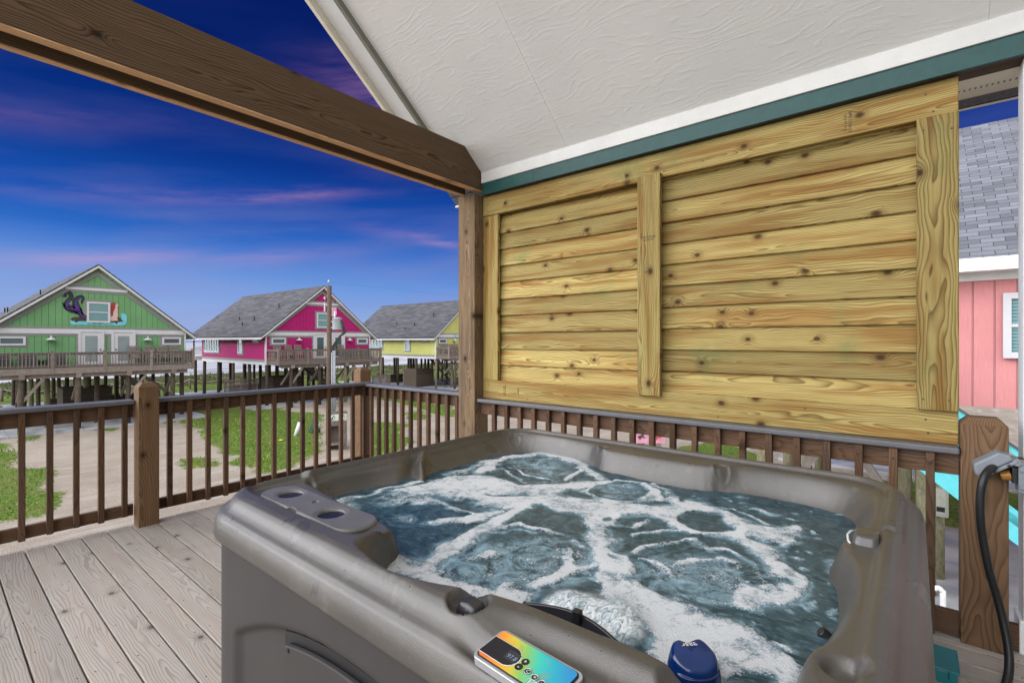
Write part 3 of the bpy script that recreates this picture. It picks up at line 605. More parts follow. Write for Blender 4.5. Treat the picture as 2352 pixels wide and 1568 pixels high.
def cabinet():
    N = 640; O = outline(N, .022); zs = np.concatenate([[0.0, .01], np.linspace(.04, .752, 60)]); L = []
    for z in zs:
        ins = np.full(N, .004+.01*(z < .03))
        ins = ins+.030*sm(z, .70, 0)*0
        y = O[:, 1]; fr = (O[:, 2] < -.9) & (y > .1) & (y < 2.2)
        arch = .645-.20*np.abs((y-1.12)/.78)**2.2
        ins = ins+np.where(fr, .020*sm(arch-z, -.004, .012)*sm(.80-np.abs(y-1.12), 0, .05), 0)
        L.append(np.stack([O[:, 0]-O[:, 2]*ins, O[:, 1]-O[:, 3]*ins, np.full(N, z)], -1))
    A = np.concatenate(L); mb = MB(); mb.v = A.tolist(); mb.w = mb.v; mb.r = [.5]*len(A); K = len(zs)
    mb.f = [(k*N+i, k*N+(i+1) % N, (k+1)*N+(i+1) % N, (k+1)*N+i) for k in range(K-1) for i in range(N)]; mb.m = [0]*len(mb.f)
    mb.build('cabinet', CABM, tub, smooth=True)
    # dark opening and the access panel in it
    xa = TX0+.044
    ar = lambda y: .632-.20*abs((y-1.12)/.78)**2.2
    ys = np.linspace(.70, 1.548, 24); mb = MB(); poly = [(y, ar(y)) for y in ys]+[(1.548, .03), (.70, .03)]
    mb.prism(poly, lambda a, b, s: (xa-(.004 if s else -.004), a, b)); mb.build('panel_opening', BLACK, tub)
    mb = MB(); ys = np.linspace(.72, 1.520, 24); poly = [(y, ar(y)-.030-.012*(y-1.12)) for y in ys]+[(1.500, .05), (.72, .05)]
    mb.prism(poly, lambda a, b, s: (xa-.005-(.016 if s else 0), a, b)); pn = mb.build('access_panel', CABM, tub, bevel=.004)
    MB().cyl((xa-.0212, 1.492, .545), (xa-.024, 1.492, .545), .006, n=12).build('screw', BLACK, pn)
cabinet()

def stadium(mb, cx, cy, hx, hy, r, zfn, rings=44, n=220, m=0, skirt=.02, rot=0):
    """domed plate of rounded rectangle plan, height from zfn(x, y, edge)"""
    vs = []; fs = []; out = []
    for i in range(n):
        th = 2*math.pi*i/n; ux, uy = math.cos(th), math.sin(th); lo, hi = 0, 2*(hx+hy)
        for _ in range(26):
            md = (lo+hi)/2; qx = max(abs(ux*md)-(hx-r), 0); qy = max(abs(uy*md)-(hy-r), 0)
            if math.hypot(qx, qy) < r and abs(ux*md) < hx and abs(uy*md) < hy: lo = md
            else: hi = md
        out.append((ux*lo, uy*lo))
    for k in range(rings+1):
        f = 1-k/rings*.999
        for (ox, oy) in out:
            x, y = cx+ox*f, cy+oy*f; q = min(1, (1-f)*math.hypot(ox, oy)/.012); vs.append((x, y, zfn(x, y, q)))
    fs = [(k*n+i, k*n+(i+1) % n, (k+1)*n+(i+1) % n, (k+1)*n+i) for k in range(rings) for i in range(n)]; fs.append(tuple(rings*n+i for i in range(n)))
    b = len(vs); vs += [(cx+ox, cy+oy, zfn(cx+ox, cy+oy, 0)-skirt) for ox, oy in out]; fs += [(b+i, b+(i+1) % n, (i+1) % n, i) for i in range(n)]
    return mb.add(vs, fs, m=m, rnd=.5)
ZP = .862
def lid_z(x, y, q):
    z = ZP+.003+.008*math.sin(q*math.pi/2)+.001
    for cy_, cx_ in ((1.985, .972), (1.645, .956)):
        d = math.hypot(x-cx_, y-cy_); z -= .030*float(sm(np.array(-d), -.049, -.041)); z -= .004*float(sm(np.array(-d), -.066, -.05))
    z -= .020*float(sm(np.array(-math.hypot((x-.982), (y-1.805))), -.013, -.008))
    z -= .030*float(sm(np.array(-math.hypot((x-.874)/.022, (y-1.80)/.036)), -1.05, -.85))
    return z
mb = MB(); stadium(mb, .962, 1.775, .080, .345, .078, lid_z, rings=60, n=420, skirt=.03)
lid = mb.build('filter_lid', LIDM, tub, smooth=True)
mb = MB(); stadium(mb, .962, 1.775, .0865, .3515, .0845, lambda x, y, q: ZP+.0012, rings=2, n=120, skirt=.012); mb.build('lid_gap', BLACK, tub)
pw = MB()
for cy_, cx_ in ((1.985, .972), (1.645, .956)): pw.cyl((cx_, cy_, ZP-.019), (cx_, cy_, ZP-.0135), .039, n=28)
pw.parts('puddle', plain('cup_water', (.09, .085, .08), .04, .05, 9, .0), lid)
# air control knob on the front rim
kb = MB(); stadium(kb, .822, .800, .026, .036, .018, lambda x, y, q: .872+.022*math.sin(q*math.pi/2)-.004*abs(y-.80)/.036, rings=10, n=60, skirt=.006); 
k1 = kb.build('air_control_knob', plain('knob_plastic', (.028, .027, .028), .25, .1, 20, .1), tub, smooth=True); tag(k1, 'black air control knob in the notch of the front rim')
MB().cyl((.822, .8, .84), (.822, .8, .868), .028, n=24).build('knob_base', BLACK, k1, smooth=False)
# grey diverter knob on the right rim
kb = MB(); stadium(kb, 1.868, .112, .052, .036, .022, lambda x, y, q: .884+.026*math.sin(q*math.pi/2)-.010*(x < 1.845)*(1.845-x)/.04, rings=14, n=72, skirt=.020)
k2 = kb.build('diverter_knob', plain('taupe_gloss', (.075, .07, .064), .12, .1, 20, .05), tub, smooth=True); tag(k2, 'glossy grey diverter knob on the right rim')
kb = MB(); stadium(kb, 1.852, .128, .046, .034, .030, lambda x, y, q: .868+.012*math.sin(q*math.pi/2), rings=8, n=60, skirt=.012); kb.build('knob_lens', plain('dark_lens', (.03, .035, .06), .06, .1, 9, .0, spec=.8), k2, smooth=True)
MB().lathe([(.052, .850), (.052, .858), (.046, .858)], (1.86, .118, 0), 36).build('knob_ring', BLACK, k2, smooth=True)
MB().tube([(1.898, .142, .897), (1.880, .154, .898), (1.855, .160, .893), (1.830, .156, .884), (1.812, .144, .872)], .0035, 8).build('knob_trim', plain('silver_trim', (.55, .55, .55), .25, .05), k2, smooth=True)

# curved skimmer door
mb = MB(); n = 22; pts = []
A0 = Vector((.990, .775, .824)); A1 = Vector((.985, .490, .822))
for i in range(n+1):
    f = i/n; bow = .034*math.sin(math.pi*f); p = A0.lerp(A1, f)+Vector((bow-.0, 0, .010*math.sin(math.pi*f))); hgt = .040*(math.sin(math.pi*min(1, max(0, f*.94+.05)))**.45)
    pts.append((p, hgt))
vs = []; fs = []
for p, h in pts: vs += [p+Vector((-.004, 0, .004)), p+Vector((.004, 0, .004)), p+Vector((.004+.004, 0, -h)), p+Vector((-.004-.012, 0, -h))]
for i in range(n):
    for k in range(4): fs.append((i*4+k, i*4+(k+1) % 4, (i+1)*4+(k+1) % 4, (i+1)*4+k))
fs += [(0, 1, 2, 3), tuple(n*4+k for k in (3, 2, 1, 0))]
mb.add(vs, fs); wd = mb.build('skimmer_door', plain('black_weir', (.018, .018, .022), .22, .2, 14, .15), tub, bevel=.002)
MB().box(1.004, 1.022, .618, .640, .818, .850).build('latch', BLACK, wd, bevel=.003)

# control panel
def rrect(hx, hy, r, n=8):
    P = []
    for cx_, cy_, a in ((hx-r, hy-r, 0), (-hx+r, hy-r, 90), (-hx+r, -hy+r, 180), (hx-r, -hy+r, 270)):
        for k in range(n+1): th = R(a+90*k/n); P.append((cx_+r*math.cos(th), cy_+r*math.sin(th)))
    return P
PM = Matrix.Translation((.750, .582, .869)) @ Matrix.Rotation(R(-4), 4, 'Z') @ Matrix.Rotation(R(-7), 4, 'Y') @ Matrix.Rotation(R(-90), 4, 'Z') @ Matrix.Scale(.93, 4)   # local x along the rim to the right, y away
def plate(mb, P, z0, z1, dx=0, dy=0, m=0): return mb.prism([(a+dx, b+dy) for a, b in P], lambda a, b, s: PM @ Vector((a, b, z0 if s == 0 else z1)), m)
cp = plate(MB(), rrect(.116, .0525, .018), -.016, .004).build('control_panel', plain('silver_bezel', (.55, .56, .58), .22, .06, 20, .05, metal=.6), tub, bevel=.002, segs=3)
plate(MB(), rrect(.1085, .0455, .012), .0042, .0062).build('panel_gasket', BLACK, cp)
def overlay():
    m, t = mat('panel_overlay'); x, y, z = t.xyz(t.attr('wco')); n = t.noise(t.comb(x, y, 0), 28, 4, .6); n2 = t.noise(t.comb(x, y, 3), 12, 3)
    f = t.m('ADD', t.m('ADD', t.m('MULTIPLY', x, 4.5), .5), t.m('ADD', t.m('MULTIPLY', y, -2.2), t.m('MULTIPLY', t.m('SUBTRACT', n2, .5), .3)))
    f = t.m('SUBTRACT', f, 0); f2 = t.m('ADD', t.m('MULTIPLY', x, 4.6), t.m('ADD', .5, t.m('ADD', t.m('MULTIPLY', y, 3.2), t.m('MULTIPLY', t.m('SUBTRACT', n2, .5), .25))))
    c = t.ramp(f2, [(0, (.72, .16, .02)), (.20, (.80, .30, .02)), (.36, (.62, .50, .04)), (.50, (.20, .50, .12)), (.66, (.03, .52, .40)), (.82, (.01, .38, .48)), (1, (.01, .24, .52))])
    c = t.mix(t.m('MULTIPLY', t.mr(n, .56, .64), .35), c, (.35, .16, .03))
    pbr(t, c, .12, spec=.5, Coat_Weight=.6); return m
mb = MB(); plate(mb, rrect(.1055, .0425, .010), .0063, .0085); mb.build('panel_face', overlay(), cp)
dk = [(-.1055, .017), (-.04, .017)]+[(-.04+.026*math.cos(R(a)), -.009+.026*math.sin(R(a))) for a in range(80, -91, -12)]+[(-.1055, -.035)]
dk2 = [(-.1057, .0185), (-.04, .0185)]+[(-.04+.0285*math.cos(R(a)), -.009+.0275*math.sin(R(a))) for a in range(80, -91, -12)]+[(-.1057, -.0365)]
plate(MB(), dk2, .0086, .0089).build('display_rim', PVC, cp); plate(MB(), dk, .0090, .0094).build('display_plate', BLACK, cp)
dsp = plate(MB(), rrect(.0165, .0135, .002), .0095, .0100, -.033, -.007).build('display', plain('lcd', (.028, .030, .034), .15, .1), cp)
LCD = plain('lcd_digit', (.25, .28, .42), .4, .05); WINK = plain('white_print', (.75, .75, .73), .5, .05)
text_mesh('display_digits', '97.8', .0155, PM @ Matrix.Translation((-.031, -.010, .0104)), LCD, dsp, .0001)
bt = MB(); ct = [(-.001, -.0005), (-.003, -.019), (.020, -.017), (.042, -.021), (.063, -.024)]
for i, (bx, by) in enumerate(ct):
    rg = MB(); rg.prism([(bx+.0088*math.cos(a), by+.0088*math.sin(a)) for a in np.linspace(0, 2*math.pi, 25)[:-1]], lambda a, b, s: PM @ Vector((a, b, .0087 if s == 0 else .0092)), 0)
    o = rg.build('button', BLACK, cp)
    if i > 1:
        pts = [PM @ Vector((bx+.0074*math.cos(a), by+.0074*math.sin(a), .0095)) for a in np.linspace(0, 2*math.pi, 21)]; MB().tube(pts, .0005, 5).build('button_ring', WINK, o)
    text_mesh('button_symbol', ['+', '-', 'C', '*', 'x'][i], [.014, .016, .010, .015, .011][i], PM @ Matrix.Translation((bx, by-(.002 if i == 3 else 0), .0094)), WINK, o, .0001)
for bx, by in ((.033, -.012), (.053, -.016)):
    MB().prism([(bx, by), (bx+.006, by-.005), (bx+.001, by-.007)], lambda a, b, s: PM @ Vector((a, b, .0087 if s == 0 else .0091))).build('indicator_light', plain('red_indicator', (.35, .02, .01), .3, .05), cp)
text_mesh('panel_lettering', 'FANTASY', .014, PM @ Matrix.Translation((.038, -.0365, .0090)), WINK, cp, .0001, 'LEFT')
mb = MB(); mb.tube([PM @ Vector(q) for q in ((.034, -.046, .0089), (.034, -.0285, .0089), (.095, -.0285, .0089))], .0004, 5); mb.build('panel_line', WINK, cp)

# ------------------------------------------------------------------ water in the tub
def cA(x, y): return ((1300+x/1.96)/1.7415, (1750+y/1.96)/1.7415)
def cB(x, y): return ((2200+x/1.8085)/1.7415, (1850+y/1.8085)/1.7415)
def wp(pts, fn): return [tuple(at(*fn(*p), WL)[:2]) for p in pts]
def water():
    st = .0075; xs = np.arange(.84, 2.68, st); ys = np.arange(.10, 2.20, st); X, Y = np.meshgrid(xs, ys, indexing='ij')
    wx = X+(vnoise(X, Y, 11, 1)-.5)*.060+(vnoise(X, Y, 40, 2)-.5)*.014; wy = Y+(vnoise(X, Y, 11, 3)-.5)*.060+(vnoise(X, Y, 40, 4)-.5)*.014
    m = np.zeros(X.shape)
    def poly(pts, fn, v=1., e=.032):
        nonlocal m; d = sdf(chaikin(wp(pts, fn), 2), wx, wy); m = np.maximum(m, v*sm(d, -e, e))
    def cut(pts, fn, v=1., e=.018):
        nonlocal m; d = sdf(chaikin(wp(pts, fn), 2), wx, wy); m = m*(1-v*sm(d, -e, e))
    def st_(pts, fn, w, v=1.):
        nonlocal m; d = seg(wp(pts, fn), wx, wy)+.006*(vnoise(X, Y, 26, 41)-.5); m = np.maximum(m, v*(1 if w > .034 else (.45+.75*vnoise(X, Y, 12, 43)))*(1-sm(d, w*.22, w*1.05)))
    A, B = cA, cB
    # patchy churned areas first
    poly([(900, 980), (1180, 860), (1450, 830), (1900, 790), (2070, 850), (2080, 1000), (1750, 1200), (1500, 1300), (1250, 1270), (950, 1130), (800, 1080)], A, .52, .05)
    poly([(560, 680), (900, 640), (1250, 690), (1480, 800), (1520, 920), (1300, 980), (900, 960), (650, 870)], B, .48, .06)
    poly([(1450, 170), (1850, 150), (1950, 260), (1800, 340), (1500, 260)], A, .38, .04)
    poly([(290, 170), (500, 140), (700, 200), (640, 270), (400, 260)], B, .42, .04)
    poly([(60, 490), (240, 470), (280, 560), (230, 600), (120, 560)], A, .62, .02); poly([(330, 480), (560, 420), (720, 380), (900, 480), (1050, 540), (700, 520), (500, 560)], A, .66, .03)
    poly([(520, 600), (760, 620), (760, 655), (640, 650)], A, .6, .02)
    # main bands
    poly([(520, 420), (720, 370), (950, 320), (1100, 285), (1250, 290), (1400, 345), (1700, 372), (1950, 345), (2230, 320), (2240, 350), (2000, 400), (1830, 440), (1900, 480), (2352, 545), (2352, 690), (2230, 720), (2040, 650), (1900, 590), (1650, 520), (1500, 560), (1350, 545), (1240, 540), (1100, 495), (960, 460), (820, 450), (700, 440)], A)
    st_([(1240, 270), (1330, 190), (1480, 145), (1650, 128), (1850, 140), (1960, 190), (2050, 255), (2150, 310)], A, .075); st_([(1000, 290), (1200, 210), (1330, 170)], A, .05, .7); st_([(80, 500), (400, 430), (740, 350)], A, .035, .8)
    st_([(1980, 200), (1960, 270), (1900, 330)], A, .04)
    st_([(1380, 230), (1420, 290), (1600, 350), (1800, 350)], A, .02, .8); st_([(1460, 225), (1600, 300), (1780, 340), (1930, 330)], A, .018, .9); st_([(1500, 215), (1640, 210), (1800, 165)], A, .016, .8)
    st_([(1340, 575), (1200, 610), (1060, 650), (890, 655)], A, .05, .95); st_([(820, 470), (1000, 560), (1150, 600)], A, .035, .8)
    st_([(1540, 550), (1400, 620), (1260, 700), (1120, 800), (1000, 880), (880, 960), (850, 1020)], A, .075)
    st_([(440, 950), (560, 990), (700, 1050), (850, 1100), (1000, 1160), (1150, 1230), (1350, 1260), (1500, 1270)], A, .06); st_([(470, 900), (600, 960), (780, 1010)], A, .05, .75)
    st_([(1420, 1180), (1420, 1290)], A, .05)
    st_([(1390, 700), (1560, 680), (1750, 750), (1950, 790), (2060, 860)], A, .028); st_([(1900, 860), (1910, 940), (1900, 1010), (2080, 990)], A, .025); st_([(1900, 1010), (1760, 1080), (1620, 1180)], A, .036); st_([(1900, 1010), (2030, 1050), (2110, 1110)], A, .025)
    st_([(1100, 940), (1300, 900), (1450, 960), (1560, 980)], A, .02, .8); st_([(1250, 760), (1500, 730), (1680, 760)], A, .016, .8)
    # right half
    poly([(-80, 265), (250, 262), (600, 300), (880, 315), (930, 260), (1150, 310), (1260, 345), (1420, 420), (1560, 465), (1830, 460), (1835, 530), (1780, 605), (1640, 600), (1500, 520), (1470, 600), (1200, 540), (950, 500), (880, 460), (780, 400), (600, 385), (470, 400), (430, 470), (440, 590), (520, 680), (570, 780), (640, 870), (750, 950), (900, 1000), (960, 1050), (1120, 1110), (1240, 1160), (1340, 1185), (1400, 1165), (1490, 1230), (1560, 1290), (1700, 1370), (1800, 1410), (1790, 1500), (1720, 1640), (1560, 1700), (800, 1700), (700, 1450), (640, 1340), (720, 1300), (600, 1180), (540, 1090), (420, 1010), (290, 950), (340, 850), (285, 650), (280, 500), (210, 400), (130, 365), (-80, 330)], B)
    st_([(1450, 560), (1600, 670), (1690, 760), (1730, 860), (1680, 950), (1500, 960), (1400, 920), (1370, 990)], B, .060); st_([(1400, 930), (1380, 1010), (1180, 1000), (950, 970), (780, 960)], B, .034)
    st_([(240, 210), (350, 150), (500, 128), (650, 150), (760, 205), (740, 255), (620, 285), (480, 295), (320, 265), (240, 210)], B, .026); st_([(660, 150), (780, 200), (760, 260)], B, .045)
    st_([(740, 150), (850, 190), (930, 290)], B, .032, .9); st_([(780, 260), (860, 250), (900, 300)], B, .04, .8)
    st_([(1150, 315), (1350, 335), (1430, 380), (1570, 440)], B, .018, .9); st_([(1480, 340), (1650, 372)], B, .022, .9); st_([(1700, 400), (1750, 425)], B, .018)
    st_([(560, 660), (700, 610), (900, 580), (1050, 560)], B, .020); st_([(900, 740), (1020, 690), (1180, 675), (1290, 700), (1350, 740)], B, .022); st_([(1030, 560), (1120, 620), (1300, 640), (1450, 720), (1530, 800), (1600, 870)], B, .020)
    st_([(610, 540), (760, 490), (960, 500)], B, .018); st_([(700, 430), (640, 470), (560, 460)], B, .016, .8); st_([(600, 700), (760, 710), (870, 770), (880, 860)], B, .02, .8); st_([(1800, 700)]*2, B, .01)
    cut([(930, 400), (1050, 352), (1230, 375), (1280, 450), (1400, 488), (1330, 525), (1100, 500), (980, 450)], B); cut([(388, 385), (440, 378), (478, 395), (440, 415), (390, 405)], B, .9, .01)
    cut([(400, 670), (450, 670), (460, 700), (420, 710)], B, .6, .012); cut([(500, 800), (550, 810), (545, 860), (500, 840)], B, .4, .01); cut([(570, 1200), (690, 1230), (730, 1290), (640, 1330), (560, 1300)], B, .8, .02); cut([(1290, 1500), (1480, 1460), (1600, 1540), (1560, 1620), (1300, 1620)], B, .95, .02)
    cut([(1640, 530), (1750, 545), (1960, 605), (1780, 590), (1680, 565)], A, .9, .012); cut([(1230, 430), (1420, 450), (1610, 437), (1560, 455), (1380, 462)], A, .8, .008); cut([(1600, 820), (1660, 860), (1640, 940), (1600, 900)], B, .5, .01); cut([(1640, 850), (1720, 850), (1700, 900)], B, .7, .01)
    for (px, py, r) in ((1020, 240, .018), (1060, 268, .018), (1265, 250, .018), (1298, 268, .010), (1380, 250, .026), (1385, 288, .022), (1785, 360, .020), (1925, 508, .024), (1928, 553, .018), (1780, 630, .012), (1805, 685, .026), (1897, 648, .012), (1970, 838, .018), (1900, 810, .012), (1727, 1053, .012), (1220, 287, .01), (1640, 290, .008), (940, 160, .01), (2150, 380, .02), (1415, 1140, .008)):
        st_([(px-.1, py), (px+.1, py)], B, r*1.15, .8)
    st_([(1825, 1010), (1890, 1060), (1960, 1058), (1910, 1020), (1840, 1015)], B, .011, .85)
    st_([(2000, 700), (2040, 800), (2075, 860)], B, .022, .75); st_([(2100, 1080), (2105, 1130)], B, .014, .75); st_([(1540, 1260), (1680, 1310)], B, .02, .75)
    for _ in range(46):
        a, b2 = random.uniform(1100, 2050), random.uniform(300, 1150); st_([(a-.1, b2), (a+.1, b2)], B, random.uniform(.004, .009), .75)
    m = m*(.66+.60*vnoise(X, Y, 7, 31)*.6+.60*vnoise(X, Y, 17, 32)*.4)*1.08
    # gentle swell, raised foam, and the gush in front of the skimmer door
    Z = WL+.006*(vnoise(X, Y, 4, 11)-.5)+.005*(vnoise(X, Y, 9, 12)-.5)+.003*(vnoise(X, Y, 24, 13)-.5)+.0045*sm(m, .5, .8)
    G = np.zeros(X.shape)
    for (gx, gy, rx, ry, hh, tw) in ((1.13, .745, .085, .080, .026, .4), (1.14, .650, .120, .120, .030, .3), (1.12, .560, .085, .070, .020, .2)):
        dx, dy = X-gx, Y-gy; u = dx*math.cos(tw)+dy*math.sin(tw); v = -dx*math.sin(tw)+dy*math.cos(tw); q = np.sqrt((u/rx)**2+(v/ry)**2); G = np.sqrt(G**2+(hh*(1-sm(q, .0, 1.35)))**2)
    G = G*(.62+.75*vnoise(X*.8+Y*.5, Y-X*.3, 13, 23)); Z = Z+G*(1+.10*(vnoise(X+Y*.4, Y-X*.5, 40, 21)-.5))+0.0025*sm(G, .005, .02)*(vnoise(X, Y, 70, 22)-.5)
    ok = sdf(P_TOP, X, Y) > -.004; idx = -np.ones(X.shape, int); n = 0
    quad = []
    I = np.arange(X.size).reshape(X.shape); q = ok[:-1, :-1] & ok[1:, :-1] & ok[:-1, 1:] & ok[1:, 1:]
    F_ = np.stack([I[:-1, :-1][q], I[1:, :-1][q], I[1:, 1:][q], I[:-1, 1:][q]], -1); used = np.unique(F_); mp = -np.ones(X.size, int); mp[used] = np.arange(len(used))
    V = np.stack([X, Y, Z], -1).reshape(-1, 3)[used]; mb = MB(); mb.v = V.tolist(); mb.w = mb.v; mb.r = [0]*len(V); mb.f = [tuple(r_) for r_ in mp[F_].tolist()]; mb.m = [0]*len(mb.f)
    mm, t = mat('foaming_water'); p = t.geo(); fo = t.attr('foam', 'Fac'); gu = t.attr('gush', 'Fac')
    n1 = t.noise(p, 22, 5, .65, dist=.6); n2 = t.noise(p, 75, 4, .7); n4 = t.noise(t.vm('MULTIPLY', p, (1, 1, 0)), 9, 5, .7, dist=1.5)
    v1 = t.vor(p, 150)[0]; v2 = t.vor(p, 330)[0]; v3 = t.vor(t.vm('ADD', p, t.vm('SCALE', t.noise(p, 30, 2, out=1), None)), 60, 'DISTANCE_TO_EDGE')[0]
    s = t.m('ADD', fo, t.m('ADD', t.m('MULTIPLY', t.m('SUBTRACT', n1, .5), 1.05), t.m('MULTIPLY', t.m('SUBTRACT', n2, .5), .75)))
    mask = t.mr(s, .38, .78, 0, 1, True); holes = t.m('MULTIPLY', t.mr(v1, .30, .55), t.mr(mask, 1.0, .5, .15, 1)); mask2 = t.m('MULTIPLY', mask, t.m('SUBTRACT', 1, t.m('MULTIPLY', holes, t.mr(s, 1.25, .7, .15, .95))))
    # colour of the water itself: deep teal, milky where air is driven under it
    milk = t.m('MULTIPLY', t.mr(n4, .40, .70), t.mr(t.m('ADD', fo, 0), .0, .36, .20, 1.15)); streak = t.noise(t.vm('MULTIPLY', p, (40, 14, 1)), 2.2, 4, .7)
    milk = t.m('ADD', milk, t.m('MULTIPLY', t.mr(streak, .52, .75), .35), clamp=True)
    deep = t.mix(milk, (.013, .044, .060), (.25, .40, .48))
    core = t.mr(t.m('ADD', s, t.m('MULTIPLY', t.m('SUBTRACT', n1, .5), .6)), .68, 1.02); fc = t.mix(t.mr(v1, .15, .6), (.93, .95, .97), t.mix(core, (.25, .35, .41), (.90, .93, .96))); fc = t.mix(t.m('MULTIPLY', t.mr(v2, .2, .6, 0, .3), t.m('SUBTRACT', 1, core)), fc, (.30, .40, .46))
    c = t.mix(mask2, deep, fc)
    gs = t.noise(t.vm('MULTIPLY', p, (26, 46, 30)), 1.2, 5, .75, dist=1.2); gc = t.ramp(gs, [(.32, (.10, .17, .20)), (.46, (.45, .54, .58)), (.56, (.92, .95, .96))]); gm = t.m('MULTIPLY', t.mr(gu, .006, .018), t.mr(t.m('ADD', gu, t.m('MULTIPLY', n1, .03)), .014, .03))
    c = t.mix(gm, c, gc)
    rough = t.mix(mask2, (.045,)*3, (.42,)*3)
    rip = t.m('ADD', t.m('MULTIPLY', t.noise(p, 38, 4, .6, dist=.8), .7), t.m('MULTIPLY', n2, .25))
    h = t.m('ADD', t.m('MULTIPLY', t.m('MULTIPLY', mask2, t.m('SUBTRACT', 1, v2)), .9), rip); h = t.m('ADD', h, t.m('MULTIPLY', t.m('MULTIPLY', gm, gs), 1.2))
    pbr(t, c, rough, t.bump(h, .9, .008), spec=.5, IOR=1.33)
    o = mb.build('water', mm, smooth=True, kind='structure', attrs={'foam': m.reshape(-1)[used].tolist(), 'gush': G.reshape(-1)[used].tolist()})
water()
# jet nozzle just under the surface at the right
jt = MB(); c0 = at((2200+1990/1.8085)/1.7415, (1850+1240/1.8085)/1.7415, WL); jt.cyl(c0+Vector((0, -.01, -.012)), c0+Vector((-.004, .012, .006)), .016, n=18); jt.build('jet', BLACK, tub, bevel=.003)

# ------------------------------------------------------------------ floating blue dispenser
fl = thing('chlorine_floater', 'glossy dark blue plastic floater bobbing in the foam near the front rim', 'floater', (1.05, .36, WL))
FC = Vector((1.050, .362, WL-.012)); FA = math.atan2(.636, .772)+R(4)
mb = MB(); NR, NS = 26, 64; vs = []; fs = []
for k in range(NR+1):
    v = k/NR; z = -.045+.125*v; base = .054*(1-max(0, (v-.36)/.64)**3.0*.24)*(.80+.2*math.sin(min(1, v/.4)*math.pi/2))
    if k == NR: base *= .86
    for i in range(NS):
        th = 2*math.pi*i/NS; r = base*(1+.055*math.cos(2*th)+.05*max(0, math.cos(th-R(130)))**8*(v > .35)+.05*max(0, math.cos(th-R(50)))**8*(v > .35))
        x, y = r*math.cos(th), r*math.sin(th)*.92; zz = z+(.010*max(0, math.cos(th-R(132)))**10+.010*max(0, math.cos(th-R(48)))**10-.016*max(0, -math.sin(th))*(1 if k > NR-6 else 0))*(v**3)
        vs.append(FC+Vector((x*math.sin(FA)+y*math.cos(FA)*1, -x*math.cos(FA)+y*math.sin(FA), zz)))
    if k: fs += [((k-1)*NS+i, (k-1)*NS+(i+1) % NS, k*NS+(i+1) % NS, k*NS+i) for i in range(NS)]
ci = len(vs); vs.append(FC+Vector((0, 0, .074))); fs += [(NR*NS+i, NR*NS+(i+1) % NS, ci) for i in range(NS)]
mb.add(vs, fs); mb.build('body', BLUE, fl, smooth=True)
cap = MB(); FM = Matrix(((math.sin(FA), math.cos(FA), 0, FC.x), (-math.cos(FA), math.sin(FA), 0, FC.y), (0, 0, 1, FC.z), (0, 0, 0, 1)))
text_mesh('lettering', 'ease', .022, FM @ Matrix.Translation((-.002, .018, .0845)) @ Matrix.Rotation(R(180), 4, 'Z'), WINK, fl, .0002)
sl_ = MB()
for i in range(5):
    x = -.002+.011*i; sl_.beam(FM @ Vector((x, -.060+abs(x-.02)*.25, -.006)), FM @ Vector((x, -.058+abs(x-.02)*.25, .022)), .006, .004, up=(1, 0, 0))
sl_.parts('slot', BLACK, fl)

# ------------------------------------------------------------------ outlet box and cable on the right column
OBZ = -.185
ob = thing('outlet_box', 'grey weatherproof outlet box with its cover flipped open on the white column', 'outlet box', (3.36, -.40, 1.1))
MB().box(3.20, 3.30, -.462, -.372, .99, 1.13).build('back_box', GREYBOX, ob, bevel=.006)
MB().box(3.301, 3.369, -.44, -.412, 1.0, 1.12).build('mounting_arm', GREYBOX, ob, bevel=.003)
mb = MB(); cM = Matrix.Translation((3.245, -.352, 1.140)) @ Matrix.Rotation(R(-38), 4, 'X')
# bulged cover tilted out over the plug
mb.prism([(-.006, -.005), (.150, -.005), (.150, .012), (.128, .050), (.018, .050), (-.006, .020)], lambda a, b, s: cM @ Vector((-.052+.104*s, a, b))); cv = mb.build('cover', GREYBOX, ob, bevel=.009, segs=3)
mb = MB(); mb.prism([(-.012, -.020), (.152, -.020), (.152, -.006), (-.012, -.006)], lambda a, b, s: cM @ Vector((-.058+.116*s, a, b))); mb.build('cover_lip', GREYBOX, cv, bevel=.003)
mb = MB()
for y in (.02, .08): mb.box(-.061, -.0585, y, y+.012, -.018, -.008, M=cM)
mb.parts('cover_slot', BLACK, cv)
MB().cyl((3.19, -.366, 1.130), (3.30, -.366, 1.130), .015, n=16).build('hinge', GREYBOX, ob, smooth=False)
MB().box(3.19, 3.2, -.40, -.375, 1.01, 1.03).box(3.19, 3.2, -.40, -.375, 1.09, 1.11).parts('clip', GREYBOX, ob, bevel=.002)
MB().box(3.21, 3.29, -.371, -.352, 1.03, 1.10).build('socket', BLACK, ob, bevel=.003)
MB().cyl((3.245, -.351, 1.060), (3.245, -.318, 1.052), .024, .020, n=20).build('plug', plain('amber_plug', (.35, .15, .02), .35, .15, 30, .1), ob, smooth=False)
ob.location.z += OBZ
cab = MB(); P = [ray(2292, 2.33, 1070), ray(2274, 2.26, 1077), ray(2259, 2.24, 1100), ray(2252, 2.24, 1140), ray(2252, 2.24, 1190), ray(2258, 2.24, 1240), ray(2272, 2.23, 1310), ray(2290, 2.22, 1370), ray(2305, 2.20, 1430), ray(2316, 2.17, 1490), ray(2317, 2.14, 1540), ray(2306, 2.10, 1590), ray(2290, 2.06, 1650), ray(2260, 1.98, 1720)]
